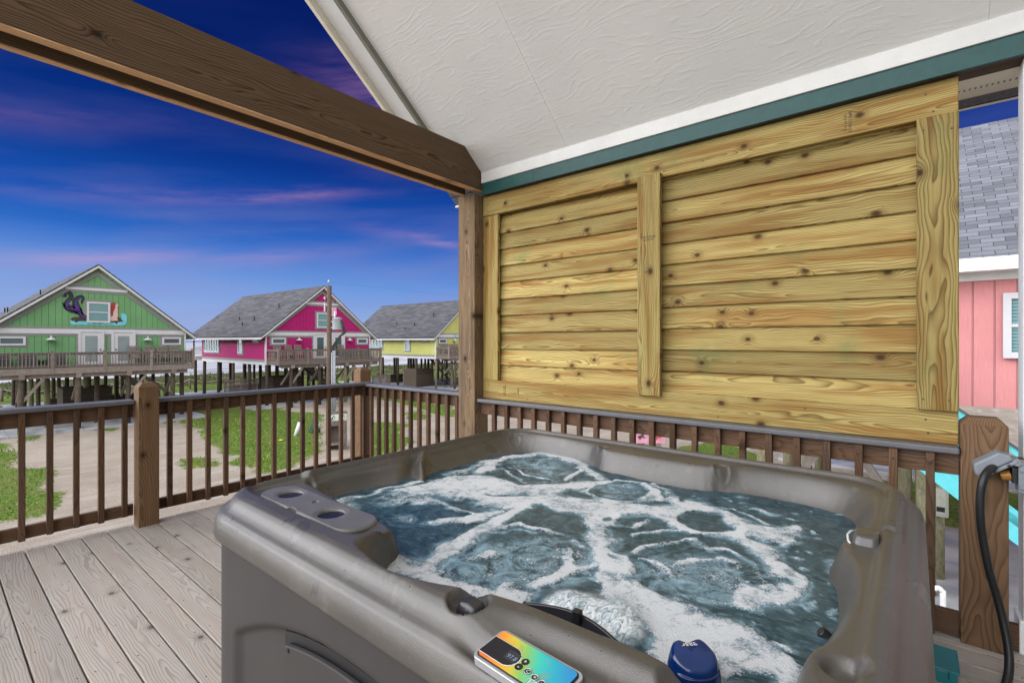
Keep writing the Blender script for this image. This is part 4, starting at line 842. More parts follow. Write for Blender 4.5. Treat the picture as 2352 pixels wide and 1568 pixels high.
def spline(P, k=6):
    P = [Vector(p) for p in P]; out = []
    for i in range(len(P)-1):
        a, b, c, d = P[max(i-1, 0)], P[i], P[i+1], P[min(i+2, len(P)-1)]
        for j in range(k):
            t = j/k; out.append(.5*((2*b)+(c-a)*t+(2*a-5*b+4*c-d)*t*t+(3*b-a-3*c+d)*t**3))
    return out+[P[-1]]
o = cab.tube(spline(P), .0165, 14).build('power_cable', RUBBER, smooth=True); tag(o, 'thick black power cable drooping from the outlet box past the dark post', 'cable')
tr = thing('storage_tub', 'teal plastic tote on the deck edge between the hot tub and the dark post', 'tote', (3.1, .06, .0))
p0 = at(2170, 1518, .06)
MB().box(p0.x-.08, p0.x+.11, p0.y-.04, p0.y+.04, .0, .06).build('body', TEALTRAY, tr, bevel=.008); MB().box(p0.x-.09, p0.x+.12, p0.y-.048, p0.y+.048, .06, .07).build('lid', TEALTRAY, tr, bevel=.004)
MB().box(p0.x-.096, p0.x-.091, p0.y-.035, p0.y-.010, .03, .072).build('latch', TEALTRAY, tr, bevel=.002)
# ------------------------------------------------------------------ our own house behind the porch
oh = thing('beach_house', 'wall of the house that the covered deck is attached to, outside the picture', 'house', (0, -2.7, 0))
SAGE = siding('sage_siding', (.20, .22, .20)); mb = MB(); mb.box(-4.5, 3.3, -2.95, -2.72, -.2, 6.5); mb.w = [(v[0], v[2], 0) for v in mb.v]; mb.build('wall', SAGE, oh)

# ------------------------------------------------------------------ beach houses
def window(mbs, parent, P, w, h, sashes=1, nx=1, pane=None, grey=True, kind='window', gw=.12):
    """P(u, z, d): point on the wall plane, d metres proud of it; u0..u1, z0..z1 in w, h"""
    (u0, u1), (z0, z1) = w, h; fr = .11
    mb = MB()
    if grey: mb.add([P(a, b, c) for c in (0, .010) for a, b in ((u0-gw, z0-gw), (u1+gw, z0-gw), (u1+gw, z1+gw), (u0-gw, z1+gw))], QF)
    g = mb.build('window_surround', GREYTRIM, parent) if grey else None
    mb = MB()
    for a0, a1, b0, b1 in ((u0, u1, z0, z0+fr), (u0, u1, z1-fr, z1), (u0, u0+fr, z0+fr, z1-fr), (u1-fr, u1, z0+fr, z1-fr)): mb.add([P(a, b, c) for c in (.031, .09) for a, b in ((a0, b0), (a1, b0), (a1, b1), (a0, b1))], QF)
    for k in range(1, nx): u = u0+(u1-u0)*k/nx; mb.add([P(a, b, c) for c in (.031, .085) for a, b in ((u-.04, z0+fr), (u+.04, z0+fr), (u+.04, z1-fr), (u-.04, z1-fr))], QF)
    for k in range(1, sashes): z = z0+(z1-z0)*k/sashes; mb.add([P(a, b, c) for c in (.031, .08) for a, b in ((u0+fr, z-.03), (u1-fr, z-.03), (u1-fr, z+.03), (u0+fr, z+.03))], QF)
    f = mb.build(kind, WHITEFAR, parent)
    MB().add([P(a, b, .045) for a, b in ((u0+fr, z0+fr), (u1-fr, z0+fr), (u1-fr, z1-fr), (u0+fr, z1-fr))], [(0, 1, 2, 3)]).build('pane', pane or GLASS, f)
    return f
QF = [(0, 1, 2, 3), (7, 6, 5, 4), (0, 4, 5, 1), (1, 5, 6, 2), (2, 6, 7, 3), (3, 7, 4, 0)]
SHINGLE_G = shingle('grey_shingles', (.088, .088, .10), 1.0, .2)
HW = 9.5; DEEP = 13.6; FY = 39.5
def far_house(x0, colname, col, label, opts):
    h = thing('beach_house', label, 'house', (x0+HW/2, FY, GZ)); x1 = x0+HW; xm = (x0+x1)/2; ZE = CAMZ+.75; ZB = CAMZ-1.86; ZR = CAMZ+4.72; YB = FY+DEEP
    M = siding(colname, col, .30)
    w = MB()
    # front gable wall, back wall, side walls
    prof = [(x0, ZB), (x1, ZB), (x1, ZE), (xm, ZR-.16), (x0, ZE)]
    w.add([(a, FY, b) for a, b in prof], [(0, 1, 2, 3, 4)], [(a, b, 0) for a, b in prof]); w.add([(a, YB, b) for a, b in prof], [(4, 3, 2, 1, 0)], [(a, b, 0) for a, b in prof])
    for x in (x0, x1): q = [(x, FY, ZB), (x, YB, ZB), (x, YB, ZE), (x, FY, ZE)]; w.add(q, [(0, 1, 2, 3)], [(v[1], v[2], 0) for v in q])
    w.add([(x0, FY, ZB), (x1, FY, ZB), (x1, YB, ZB), (x0, YB, ZB)], [(0, 1, 2, 3)]); w.build('wall', M, h)
    # roof: two shingled slabs with white fascia
    tp = (ZR-ZE)/(HW/2+.0); ov = .55; y0, y1 = FY-.38, FY+16.2; r = MB(); sp = MB()
    for s in (-1, 1):
        xe = xm+s*(HW/2+ov); ze = ZR-tp*(HW/2+ov); L = math.hypot(HW/2+ov, ZR-ze)
        for dz, mb in ((.10, r),):
            q = [(xe, y0, ze+dz), (xe, y1, ze+dz), (xm, y1, ZR+dz), (xm, y0, ZR+dz)]; q2 = [(a, b, c-.06) for a, b, c in q]
            mb.add(q+q2, QF, [(0, 0, 0), (y1-y0, 0, 0), (y1-y0, L, 0), (0, L, 0)]*2)
        q = [(xe, y0, ze-.14), (xe, y1, ze-.14), (xm, y1, ZR-.14), (xm, y0, ZR-.14)]; q2 = [(a, b, c+.150) for a, b, c in q]; sp.add(q+q2, QF)
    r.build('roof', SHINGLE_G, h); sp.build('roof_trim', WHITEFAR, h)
    g = MB()
    for s in (-1, 1):                                      # grey line under the rake, white corner boards
        q = [(xm+s*(HW/2), FY-.02, ZE-.16), (xm, FY-.02, ZR-.30), (xm, FY-.02, ZR-.58), (xm+s*(HW/2), FY-.02, ZE-.44)]; q2 = [(a, b-.025, c) for a, b, c in q]; g.add(q+q2, QF)
    g.box(x0+.06, x1-.06, FY-.03, FY-.003, ZE-.42, ZE+.13).box(xm-(HW/2)*.36, xm+(HW/2)*.36, FY-.03, FY-.003, ZR-1.70, ZR-1.28)
    g.box(x0-.03, x0-.012, FY+.2, YB, ZE-.2, ZE-.0).box(x0-.03, x0-.012, FY+.2, YB, ZB+.2, ZB+.4); g.build('grey_trim', GREYTRIM, h)
    c = MB()
    for x in (x0, x1): c.box(x-.05, x+.05, FY-.06, FY+.10, ZB, ZE-.1)
    c.box(x0+.06, x1-.06, FY-.055, FY-.004, ZE-.28, ZE-.0); zc = ZR-1.42; hx = (ZR-.16-zc)/tp
    c.box(xm-hx, xm+hx, FY-.075, FY-.05, zc-.14, zc+.02); c.box(x0-.055, x0-.014, FY+.1, YB, ZB-.02, ZB+.2); c.box(x0, x1, FY-.05, FY-.002, ZB-.02, ZB+.2)
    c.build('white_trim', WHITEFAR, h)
    P = lambda u, z, d: (x0+u, FY-d, z); PS = lambda u, z, d: (x0-d, FY+u, z)
    zf = CAMZ-1.5; um = HW/2
    window(None, h, P, (um-.52, um+.62), (ZE+.42, ZE+1.72), 2, pane=BLINDS)
    window(None, h, P, (.42, 1.55), (ZE-.98, ZE-.46), pane=GLASS); window(None, h, P, (HW-1.35, HW-.25), (ZE-.98, ZE-.46), pane=GLASS)
    for i, u in enumerate(opts.get('doors', (um-1.15, um+.35))):
        d = MB(); s_ = MB()
        s_.add([P(a, b, c) for c in (0, .028) for a, b in ((u-.22, zf), (u+1.22, zf), (u+1.22, zf+2.32), (u-.22, zf+2.32))], QF)
        for a0, a1, b0, b1 in ((u-.12, u, zf, zf+2.2), (u+1.0, u+1.12, zf, zf+2.2), (u, u+1.0, zf+2.08, zf+2.2)): d.add([P(a, b, c) for c in (.03, .11) for a, b in ((a0, b0), (a1, b0), (a1, b1), (a0, b1))], QF)
        d.add([P(a, b, c) for c in (.03, .07) for a, b in ((u, zf), (u+1.0, zf), (u+1.0, zf+2.08), (u, zf+2.08))], QF)
        dd = d.build('door', WHITEFAR, h); s_.build('door_surround', GREYTRIM, dd)
        MB().add([P(a, b, .075) for a, b in ((u+.2, zf+.25), (u+.8, zf+.25), (u+.8, zf+1.85), (u+.2, zf+1.85))], [(0, 1, 2, 3)]).build('pane', opts.get('doorglass', GLASS), dd)
        MB().box(x0+u+(.06 if i else .9), x0+u+(.12 if i else .96), FY-.14, FY-.075, zf+.95, zf+1.03).build('handle', BLACK, dd)
    for u in (um-2.15, um+2.55):
        MB().lathe([(.03, .22), (.035, .12), (.10, .08), (.24, -.02), (.25, -.04), (.22, -.035), (.05, .03)], (x0+u, FY-.24, ZE-.62), 18).cyl((x0+u, FY-.24, ZE-.42), (x0+u, FY-.02, ZE-.42), .02).build('wall_lamp', WHITEFAR, h, smooth=True)
    m3 = MB(); um_ = opts.get('meters', 1.0)
    for k in range(3): m3.cyl((x0+um_+.30*k, FY-.14, ZE-1.95), (x0+um_+.30*k, FY-.01, ZE-1.95), .12, n=14)
    m3.parts('round_vent', BLACK, h)
    for (u, s0, s1, z0, z1, n) in ((10.2, 9.4, 13.0, -1.75, -.12, 6), (4.6, 4.3, 5.2, -1.8, -.12, 1)): window(None, h, PS, (s0, s1), (ZE+z0, ZE+z1), 2, n, pane=BLINDS, kind='window')
    window(None, h, PS, (1.3, 2.3), (ZE-.78, ZE-.16), pane=BLINDS)
    # vents on the left roof slope
    rv = MB()
    for (u, v, k) in opts.get('vents', ((1.8, 3.9, 1), (9.8, 1.2, 1), (5.0, 2.4, 0), (6.0, 1.6, 0), (8.5, 2.6, 0), (3.2, 4.2, 0))):
        xx = xm-(HW/2+ov)+v*.73; zz = ZR-tp*(xm-xx)+.10
        if k: rv.prism([(0, 0), (.5, .35), (.5, .12), (.1, -.05)], lambda a, b, s: (xx+a, FY+u+.55*s, zz+b))
        else: rv.cyl((xx, FY+u, zz-.05), (xx, FY+u, zz+.32), .05, n=8)
    rv.parts('roof_vent', BLACK, h)
    # porch deck along the gable
    dy0 = 37.55; d = MB(); d.box(x0+.05, x1-.05, dy0, FY-.02, zf-.06, zf); d.box(x0+.05, x1-.05, dy0-.04, dy0, zf-.35, zf-.02); d.box(x0+.05, x0+.09, dy0, FY, zf-.35, zf-.061)
    d.box(x0+.4, x1-.4, dy0+.1, dy0+.3, zf-.58, zf-.36)
    for k in range(4): xx = x0+1.2+k*(HW-2.4)/3; d.box(xx-.12, xx+.12, dy0-.5*0-.12, FY+.2, zf-.60, zf-.352)
    d.build('porch_deck', FARWOOD, h)
    rl = MB(); zr = zf+.88; rl.box(x0+.05, x1-.05, dy0-.05, dy0+.09, zr-.05, zr); rl.box(x0+.05, x1-.05, dy0, dy0+.04, zr-.17, zr-.051); rl.box(x0+.05, x1-.05, dy0, dy0+.04, zf+.06, zf+.15)
    for x in np.arange(x0+.15, x1-.1, .15): rl.box(x, x+.04, dy0-.04, dy0-.001, zf+.06, zr-.051)
    for x in (x0+.06, x1-.14):
        rl.box(x, x+.05, dy0+.09, FY-.05, zr-.17, zr-.001); rl.box(x, x+.05, dy0+.09, FY-.05, zf+.06, zf+.15)
        for y in np.arange(dy0+.2, FY-.1, .15): rl.box(x+.05, x+.085, y, y+.04, zf+.06, zr-.05)
    rl.build('porch_railing', FARWOOD, h)
    for k in range(5):
        xx = x0+.12+k*(HW-.24)/4; MB().box(xx-.08, xx+.08, dy0-.06, dy0+.10, zf-.36, zr+.1).build('porch_post', FARWOOD, h)
    # back porch on the sea side
    bp = MB(); bp.box(x0, x1, YB, YB+2.6, zf-.3, zf)
    for z in (zf+.3, zf+.5, zf+.7, zf+.9): bp.box(x0, x0+.05, YB, YB+2.6, z, z+.06)
    for y in (YB+.05, YB+2.5): bp.box(x0, x0+.12, y, y+.12, zf, ZE-.2)
    bp.build('back_porch', FARWOOD, h)
    # pilings
    pile = None
    pts = [(x0+.12, FY+.1), (x1-.15, FY+.1)]
    for yy in (FY+.1, FY+3.4, FY+6.7, FY+10, YB-.1, YB+2.4):
        for k in range(5): pts.append((x0+.15+k*(HW-.3)/4, yy))
    pts += [(x0+1.2+k*(HW-2.4)/3, dy0+.25) for k in range(4)]
    for (a, b_) in pts[2:]:
        rr = random.uniform(.12, .16); lean = random.uniform(-.04, .04)
        MB().cyl((a+lean, b_, GZ-.1), (a, b_, ZB+.02 if b_ > FY-.5 else zf-.36), rr, rr*.92, n=10).build('pile', PILEW if random.random() < .88 else GREENPILE, h, smooth=True)
    br = MB()
    for k in range(4):
        xx = x0+1.2+k*(HW-2.4)/3; br.beam((xx, dy0+.1, zf-.6), (xx, FY-.0, zf-2.0), .1, .16)
    for k in (0, 2): xx = x0+1.2+k*(HW-2.4)/3; br.beam((xx+.9, dy0+.2, zf-.6), (xx, dy0+.25, zf-1.9), .12, .14)
    br.parts('brace', FARWOOD, h)
    # stairs down under the house and slatted enclosure
    sx = x0+opts.get('stair', 4.7); s = MB(); y_a = FY+3.0; run = 3.6; rise = zf-.3-GZ
    for o_ in (0, 1.1): s.beam((sx+o_, y_a, zf-.3), (sx+o_+0, y_a+run*.0, zf-.3), .05, .3) if False else s.beam((sx, y_a+o_, zf-.35), (sx+run, y_a+o_, GZ+.2), .05, .3)
    for k in range(15): f = (k+.5)/15; s.box(sx+run*f-.13, sx+run*f+.13, y_a+.03, y_a+1.07, zf-.3-rise*f, zf-.26-rise*f)
    for o_ in (0, 1.1):
        s.beam((sx, y_a+o_, zf+.6), (sx+run, y_a+o_, GZ+1.1), .05, .10)
        for k in range(6): f = k/5; s.box(sx+run*f-.04, sx+run*f+.04, y_a+o_-.04, y_a+o_+.04, zf-.35-rise*f, zf+.6-rise*f)
    s.build('staircase', FARWOOD, h)
    st = MB(); st.box(sx-2.6, sx-.1, FY+3.2, FY+5.5, GZ+.12, GZ+2.1); 
    for k in range(16): z = GZ+.2+.12*k; st.box(sx-2.64, sx-.06, FY+3.16, FY+3.199, z, z+.07)
    st.build('storage_room', PILEW, h)
    return h
GREENH = far_house(2.3, 'green_siding', (.15, .32, .145), 'green beach house on stilts with a painted mermaid on its gable', {'doors': (3.95, 5.55), 'meters': 1.75, 'stair': 6.2, 'doorglass': plain('door_glass', (.22, .27, .28), .15, .1, 3, 0)})
PINKH = far_house(17.35, 'magenta_siding', (.38, .012, .135), 'magenta pink beach house on stilts with grey roof', {'doors': (4.05, 5.75), 'meters': 7.3, 'stair': 4.6})
YELH = far_house(35.1, 'yellow_siding', (.50, .50, .16), 'yellow beach house on stilts, half hidden by the roof post', {'stair': 2.6, 'meters': 6.9})

# mural on the green gable
ZE_ = CAMZ+.75
def gpt(x, y):
    """pixel of the enlarged gable view -> point on the gable wall"""
    px = (200+x/6.72)/1.7415; py = (1100+y/6.72)/1.7415; d = (px-1176)/F; dep = FY/(-.772*d+.636)
    return (dep*(.636*d+.772), CAMZ-(py-784)*dep/F)
def mural(name, pts, m, lev, parent, sub=0):
    P = [tuple(q) for q in (chaikin(pts, sub) if sub else pts)]; P = [gpt(*q) for q in P]
    return MB().prism(P, lambda a, b, s: (a, FY-.012-.006*lev-(.004 if s else 0), b)).build(name, m, parent)
def ribbon(name, pts, ws, m, lev, parent):
    n = 5; C = [Vector(p) for p in spline([(a, b, 0) for a, b in pts], n)]; W = np.interp(np.linspace(0, 1, len(C)), np.linspace(0, 1, len(ws)), ws); L = []; Rr = []
    for i, p in enumerate(C):
        a = (C[min(i+1, len(C)-1)]-C[max(i-1, 0)]).normalized(); nrm = Vector((-a.y, a.x, 0)); L.append(p+nrm*W[i]); Rr.append(p-nrm*W[i])
    mb = MB(); f = lambda q, dd: (gpt(q.x, q.y)[0], FY-.012-.006*lev-dd, gpt(q.x, q.y)[1])
    vs = []
    for a, b_ in zip(L, Rr): vs += [f(a, 0), f(b_, 0), f(a, .004), f(b_, .004)]
    fs = []
    for i in range(len(L)-1):
        k = 4*i; fs += [(k+2, k+3, k+7, k+6), (k, k+2, k+6, k+4), (k+1, k+5, k+7, k+3)]
    return mb.add(vs, fs).build(name, m, parent)
mu = thing('wall_mural', 'painted cut-out mural of a red-haired mermaid on driftwood beside the green gable window', 'mural', (7, FY-.03, ZE_+.5))
NAVY = plain('mural_black', (.012, .02, .028), .6, .3, 8); PURP = plain('mural_purple', (.085, .02, .22), .6, .4, 8); SKYB = plain('mural_wave', (.13, .46, .55), .6, .25, 4); HALO = plain('mural_halo', (.15, .30, .27), .6, .1, 4)
SKINM = plain('mural_skin', (.60, .40, .37), .6, .1, 5); REDM = plain('mural_red_hair', (.34, .035, .022), .6, .35, 8); DRIFT = plain('mural_driftwood', (.06, .035, .025), .7, .6, 5)
mural('wave', [(540, 1200), (600, 1230), (900, 1240), (1100, 1260), (1320, 1270), (1800, 1280), (1930, 1230), (1920, 1140), (1890, 1070), (1910, 1040), (1980, 1030), (2040, 1050), (2065, 1120), (2065, 1260), (2030, 1330), (1980, 1355), (580, 1330), (550, 1270)], SKYB, 1, mu)
mural('driftwood', [(550, 1180), (620, 1130), (900, 1120), (1500, 1130), (1880, 1140), (1920, 1200), (1980, 1245), (1800, 1265), (1810, 1310), (1770, 1310), (1750, 1270), (1560, 1260), (1430, 1300), (1290, 1320), (1330, 1260), (1180, 1310), (1090, 1260), (900, 1230), (760, 1240), (700, 1280), (660, 1240), (560, 1205)], DRIFT, 2, mu)
ribbon('tail', [(1560, 1160), (1300, 1150), (1000, 1140), (850, 1080), (760, 960), (640, 900), (480, 860), (430, 780), (480, 680), (570, 600), (540, 500), (450, 440), (400, 490), (420, 560), (330, 570)], [38, 36, 40, 62, 90, 80, 75, 68, 55, 60, 62, 50, 45, 30, 8], NAVY, 3, mu)
ribbon('tail_fin', [(880, 1090), (780, 950), (700, 820), (680, 700), (760, 600), (860, 580), (890, 640), (850, 720), (860, 780)], [30, 80, 95, 80, 52, 40, 38, 30, 6], NAVY, 3, mu)
ribbon('tail_fin', [(760, 1000), (560, 950), (400, 850), (340, 730)], [40, 60, 45, 10], NAVY, 3, mu)
ribbon('tail_stripe', [(1520, 1160), (1250, 1165), (1000, 1150), (860, 1085), (760, 980), (640, 925), (480, 900), (410, 820)], [28, 20, 14, 18, 22, 20, 18, 8], PURP, 4, mu)
ribbon('tail_stripe', [(820, 1010), (740, 900), (690, 800), (700, 700), (780, 620), (850, 620)], [16, 50, 38, 22, 14, 6], PURP, 4, mu); ribbon('tail_stripe', [(460, 850), (450, 760), (530, 650), (570, 600)], [22, 26, 12, 5], PURP, 4, mu)
mural('body', [(1540, 1170), (1570, 1130), (1660, 1115), (1700, 1080), (1690, 1010), (1730, 920), (1760, 860), (1740, 800), (1750, 760), (1790, 765), (1830, 800), (1835, 835), (1800, 870), (1815, 920), (1835, 950), (1800, 980), (1825, 1020), (1820, 1110), (1800, 1190), (1850, 1225), (1770, 1225), (1650, 1235), (1570, 1215)], SKINM, 4, mu, 1)
mural('hair', [(1770, 750), (1720, 730), (1650, 750), (1625, 830), (1620, 880), (1530, 880), (1570, 920), (1530, 940), (1550, 980), (1540, 1000), (1600, 1040), (1670, 1045), (1700, 990), (1740, 900), (1750, 830)], REDM, 5, mu, 1)
sh = thing('wall_mural', 'pale pink painted seashell on the magenta gable, behind the utility pole', 'mural', (23.3, FY-.03, 4.3))
for k, (a, b_, r, c_) in enumerate(((23.05, 4.50, .52, (.68, .36, .50)), (22.85, 4.25, .36, (.75, .50, .58)), (23.15, 4.05, .40, (.70, .40, .52)), (22.7, 3.95, .22, (.75, .6, .62)))):
    MB().prism([(a+r*.8*math.cos(q), b_+r*math.sin(q)) for q in np.linspace(0, 2*math.pi, 25)[:-1]], lambda p, z, s: (p, FY-.015-.006*k-(.004 if s else 0), z)).build('shell_whorl', plain('mural_pink%d' % k, c_, .6, .2, 5), sh)
pm = thing('wall_mural', 'small blue painted palm on the yellow gable', 'mural', (38.0, FY-.03, 2.0))
pb = MB(); c0 = Vector((37.95, FY-.03, 2.05))
for a in (20, 60, 110, 150, 190, -20): pb.beam(c0, c0+Vector((math.cos(R(a))*.42, 0, math.sin(R(a))*.42)), .02, .09, up=(0, 1, 0))
pb.build('fronds', plain('mural_blue', (.10, .38, .55), .6), pm); MB().beam(c0, c0+Vector((-.15, 0, -.75)), .02, .07, up=(0, 1, 0)).build('stem', plain('mural_blue2', (.10, .38, .55), .6), pm)

# porch chairs
def chair_mesh():
    mb = MB(); w = .30
    for y in (-.12, -.02, .08, .18, .28): mb.box(-w, w, y-.04, y+.04, .40, .425)
    for s in (-1, 1):
        mb.box(s*w-.03, s*w+.03, -.24, -.17, 0, .64); mb.box(s*w-.03, s*w+.03, .28, .34, 0, .64); mb.box(s*w-.05, s*w+.05, -.26, .36, .64, .67); mb.box(s*w-.02, s*w+.02, -.2, .3, .36, .42)
        mb.beam((s*w*.9, .30, .40), (s*w*.9, .52, 1.22), .05, .05)
    for k in range(8): f = .1+.12*k; mb.beam((-w, .30+.22*f, .40+.82*f), (w, .30+.22*f, .40+.82*f), .075, .02, up=(0, -.95, .3))
    return mb
cm = chair_mesh().build('porch_chair', FARWOOD); first = True
CH = [('green', 2.3, (6.55, 7.35, 8.1, 8.8)), ('magenta', 17.35, (.75, 1.65, 2.45, 6.35)), ('yellow', 35.1, (.55, 1.25, 2.0, 2.7))]
ordn = ['first', 'second', 'third', 'fourth']
for nm, hx, us in CH:
    for k, u in enumerate(us):
        o = cm if first else cm.copy()
        if not first: COL.objects.link(o)
        first = False; o.location = (hx+u, 38.75, CAMZ-1.5)
        tag(o, 'tall slatted wooden chair on the %s house porch, %s from its left' % (nm, ordn[k]), 'chair', 'slatted wooden chairs on the house porches')
# air conditioners on the green and magenta porches
def ac(x, y, lab):
    t = thing('air_conditioner', lab, 'air conditioner', (x, y, CAMZ-1.5)); z = CAMZ-1.5
    MB().box(x-.38, x+.38, y-.3, y+.3, z+.02, z+.78).build('casing', plain('ac_metal', (.09, .09, .095), .5, .1), t, bevel=.03)
    g = MB()
    for k in range(9): g.box(x-.36+.08*k, x-.345+.08*k, y-.315, y-.301, z+.06, z+.72)
    g.build('grille', BLACK, t); MB().cyl((x, y, z+.78), (x, y, z+.81), .26, n=18).build('fan_guard', BLACK, t)
for k, x in enumerate((2.75, 3.85, 5.05)): ac(x, 38.9, 'dark air conditioner on the green house porch, %s from its left end' % ordn[k])
for k, x in enumerate((24.0, 25.0, 25.9)): ac(x, 38.9, 'dark air conditioner on the magenta house porch, %s from the left of its three' % ordn[k])
# slatted screens, picnic tables, benches under the houses
def louver(x, y, lab, w=1.5, h=1.75, ax=0):
    t = thing('louvered_screen', lab, 'screen', (x, y, GZ)); f = MB(); s = MB(); B = (lambda m, a0, a1, b0, b1, c0, c1: m.box(x+a0, x+a1, y+b0, y+b1, GZ+c0, GZ+c1))
    for k in (0, .5, 1): B(f, w*k-.05, w*k+.05, -.05, .05, .1, h+.2)
    B(f, 0, w, -.045, .045, h+.1, h+.2); f.build('frame', FARWOOD, t)
    for k in range(int(h/.1)): B(s, .05, w-.05, -.03, .03, .2+.1*k, .262+.1*k)
    s.build('slats', FARWOOD, t)
louver(16.2, 44.5, 'grey slatted screen standing left beneath the magenta house', 2.6); louver(27.6, 40.0, 'grey slatted screen beside the lawn right of the magenta house', 1.9)
louver(36.3, 46.5, 'dark slatted screen beneath the yellow house', 2.2)
def picnic(x, y, lab, rz=0):
    t = thing('picnic_table', lab, 'picnic table', (x, y, GZ+.12)); z = GZ+.12
    MB().box(x-.95, x+.95, y-.38, y+.38, z+.70, z+.74).build('table_top', FARWOOD, t)
    for s in (-1, 1): MB().box(x-.95, x+.95, y+s*.72-.13, y+s*.72+.13, z+.42, z+.46).build('bench', FARWOOD, t)
    for s in (-1, 1):
        l = MB()
        for q in (-1, 1): l.beam((x+s*.7, y+q*.2, z+.7), (x+s*.7, y+q*.75, z), .05, .1)
        l.box(x+s*.7-.03, x+s*.7+.03, y-.8, y+.8, z+.36, z+.42); l.build('leg', FARWOOD, t)
for x, y, lab in ((10.1, 41.0, 'wooden picnic table beneath the green house near the squat post'), (38.8, 42.3, 'front wooden picnic table beneath the yellow house'), (38.2, 45.5, 'rear wooden picnic table beneath the yellow house'), (21.5, 44.5, 'pale topped picnic table beneath the magenta house')): picnic(x, y, lab)
for x0_, x1_, y, lab in ((5.6, 11.4, 47.5, 'long dark bar counter beneath the green house'), (18.6, 25.0, 49.0, 'long dark bar counter beneath the magenta house'), (36.2, 41.5, 50.0, 'long dark bar counter beneath the yellow house')):
    t = thing('bar_counter', lab, 'bar counter', ((x0_+x1_)/2, y, GZ)); MB().box(x0_, x1_, y-.3, y+.3, GZ+1.05, GZ+1.13).build('counter_top', plain('red_brown_top', (.12, .045, .035), .5, .2), t); MB().box(x0_+.1, x1_-.1, y-.05, y+.05, GZ+.1, GZ+1.04).build('front_panel', PILEW, t)
t = thing('garden_chair', 'dark wooden garden chair on the pavement left of the green house piles', 'chair', (3.1, 48, GZ+.12)); z = GZ+.12; x, y = 3.1, 48.
MB().box(x-.35, x+.35, y-.3, y+.3, z+.38, z+.43).build('seat', PILEW, t); MB().beam((x-.32, y, z+.4), (x-.6, y, z+1.05), .6, .05, up=(0, 1, 0)).build('backrest', PILEW, t)
for s in (-1, 1): MB().beam((x+.3, y+s*.28, z+.4), (x+.38, y+s*.28, z), .07, .07).build('leg', PILEW, t); MB().beam((x-.3, y+s*.28, z+.4), (x-.42, y+s*.28, z), .07, .07).build('leg', PILEW, t); MB().box(x-.4, x+.45, y+s*.33-.05, y+s*.33+.05, z+.62, z+.66).build('armrest', PILEW, t)

# rope fence at the foot of the dune
posts = []; rp = None
for k in range(20):
    x = 1+3.6*k+random.uniform(-.3, .3); y = 61.2+random.uniform(-.3, .3)
    if rp is None: rp = MB().cyl((0, 0, -.1), (0, 0, 1.15), .11, .10, n=10).build('fence_post', FARWOOD, smooth=True); o = rp
    else: o = rp.copy(); COL.objects.link(o)
    o.location = (x, y, GZ); posts.append((x, y)); tag(o, 'short weathered post of the rope fence before the dune', 'fence post', 'posts of the rope fence before the dune')
rr_ = MB()
for a, b_ in zip(posts[:-1], posts[1:]):
    rr_.tube([Vector((a[0]+(b_[0]-a[0])*f, a[1]+(b_[1]-a[1])*f, GZ+1.05-.42*math.sin(math.pi*f))) for f in np.linspace(0, 1, 9)], .05, 6)
tag(rr_.build('rope', ROPE, smooth=True), 'thick pale rope slung between the fence posts before the dune', 'rope')
gd = MB()
bolls = []
for k in range(7):
    x = 29.5+1.75*k; y = 36.2-.15*k; gd = gd
    o = (MB().cyl((x, y, GZ-.1), (x, y, GZ+.42), .12, n=12)).build('bollard', FARWOOD, smooth=True); tag(o, 'stubby rope bollard at the edge of the yellow house pavement', 'bollard', 'stubby rope bollards by the yellow house'); bolls.append((x, y))
r2 = MB()
for a, b_ in zip(bolls[:-1], bolls[1:]): r2.tube([Vector((a[0]+(b_[0]-a[0])*f, a[1]+(b_[1]-a[1])*f, GZ+.42-.25*math.sin(math.pi*f))) for f in np.linspace(0, 1, 7)], .045, 6)
tag(r2.build('rope', ROPE, smooth=True), 'pale rope looped between the stubby bollards', 'rope')

# dune plants: clumps of blades over the dune
dp = MB(); rs = random.Random(3)
for _ in range(9000):
    x = rs.uniform(-8, 95); y = rs.gauss(73, 4.5)
    if not 63 < y < 84: continue
    b0 = GZ+.22*min(1, max(0, (y-64)/6)); hh = rs.uniform(.15, .42); a = rs.uniform(0, 6.28); w = rs.uniform(.05, .16); lx, ly = rs.uniform(-.25, .25), rs.uniform(-.25, .25)
    dp.add([(x-w*math.cos(a), y-w*math.sin(a), b0), (x+w*math.cos(a), y+w*math.sin(a), b0), (x+lx, y+ly, b0+hh)], [(0, 1, 2)], rnd=rs.random())
m_, t_n = mat('dune_plants'); r_ = t_n.attr('rnd', 'Fac'); pbr(t_n, t_n.ramp(r_, [(0, (.03, .05, .015)), (.5, (.07, .10, .03)), (1, (.20, .17, .08))]), .8, spec=.1)
dp.build('dune_vegetation', m_, kind='stuff')

# tufts standing in the lawn
gt = MB(); rx_ = np.random.RandomState(5); gx = rx_.uniform(-2, 30, 60000); gy = rx_.uniform(9, 39, 60000); gd_ = np.full(gx.shape, -9.)
for P in GR: gd_ = np.maximum(gd_, sdf(np.array(P), gx, gy))
nn_ = vnoise(gx, gy, .9, 8); ok_ = (gd_+.5*(nn_-.5) > 0) & (rx_.rand(60000) < .25+.75*nn_)
for x, y, q in zip(gx[ok_], gy[ok_], nn_[ok_]):
    a = rs.uniform(0, 6.28); w = rs.uniform(.012, .035); hh = rs.uniform(.04, .11)*(.6+.8*q); lx, ly = rs.uniform(-.05, .05), rs.uniform(-.05, .05)
    gt.add([(x-w*math.cos(a), y-w*math.sin(a), GZ-.01), (x+w*math.cos(a), y+w*math.sin(a), GZ-.01), (x+lx, y+ly, GZ+hh)], [(0, 1, 2)], rnd=rs.random())
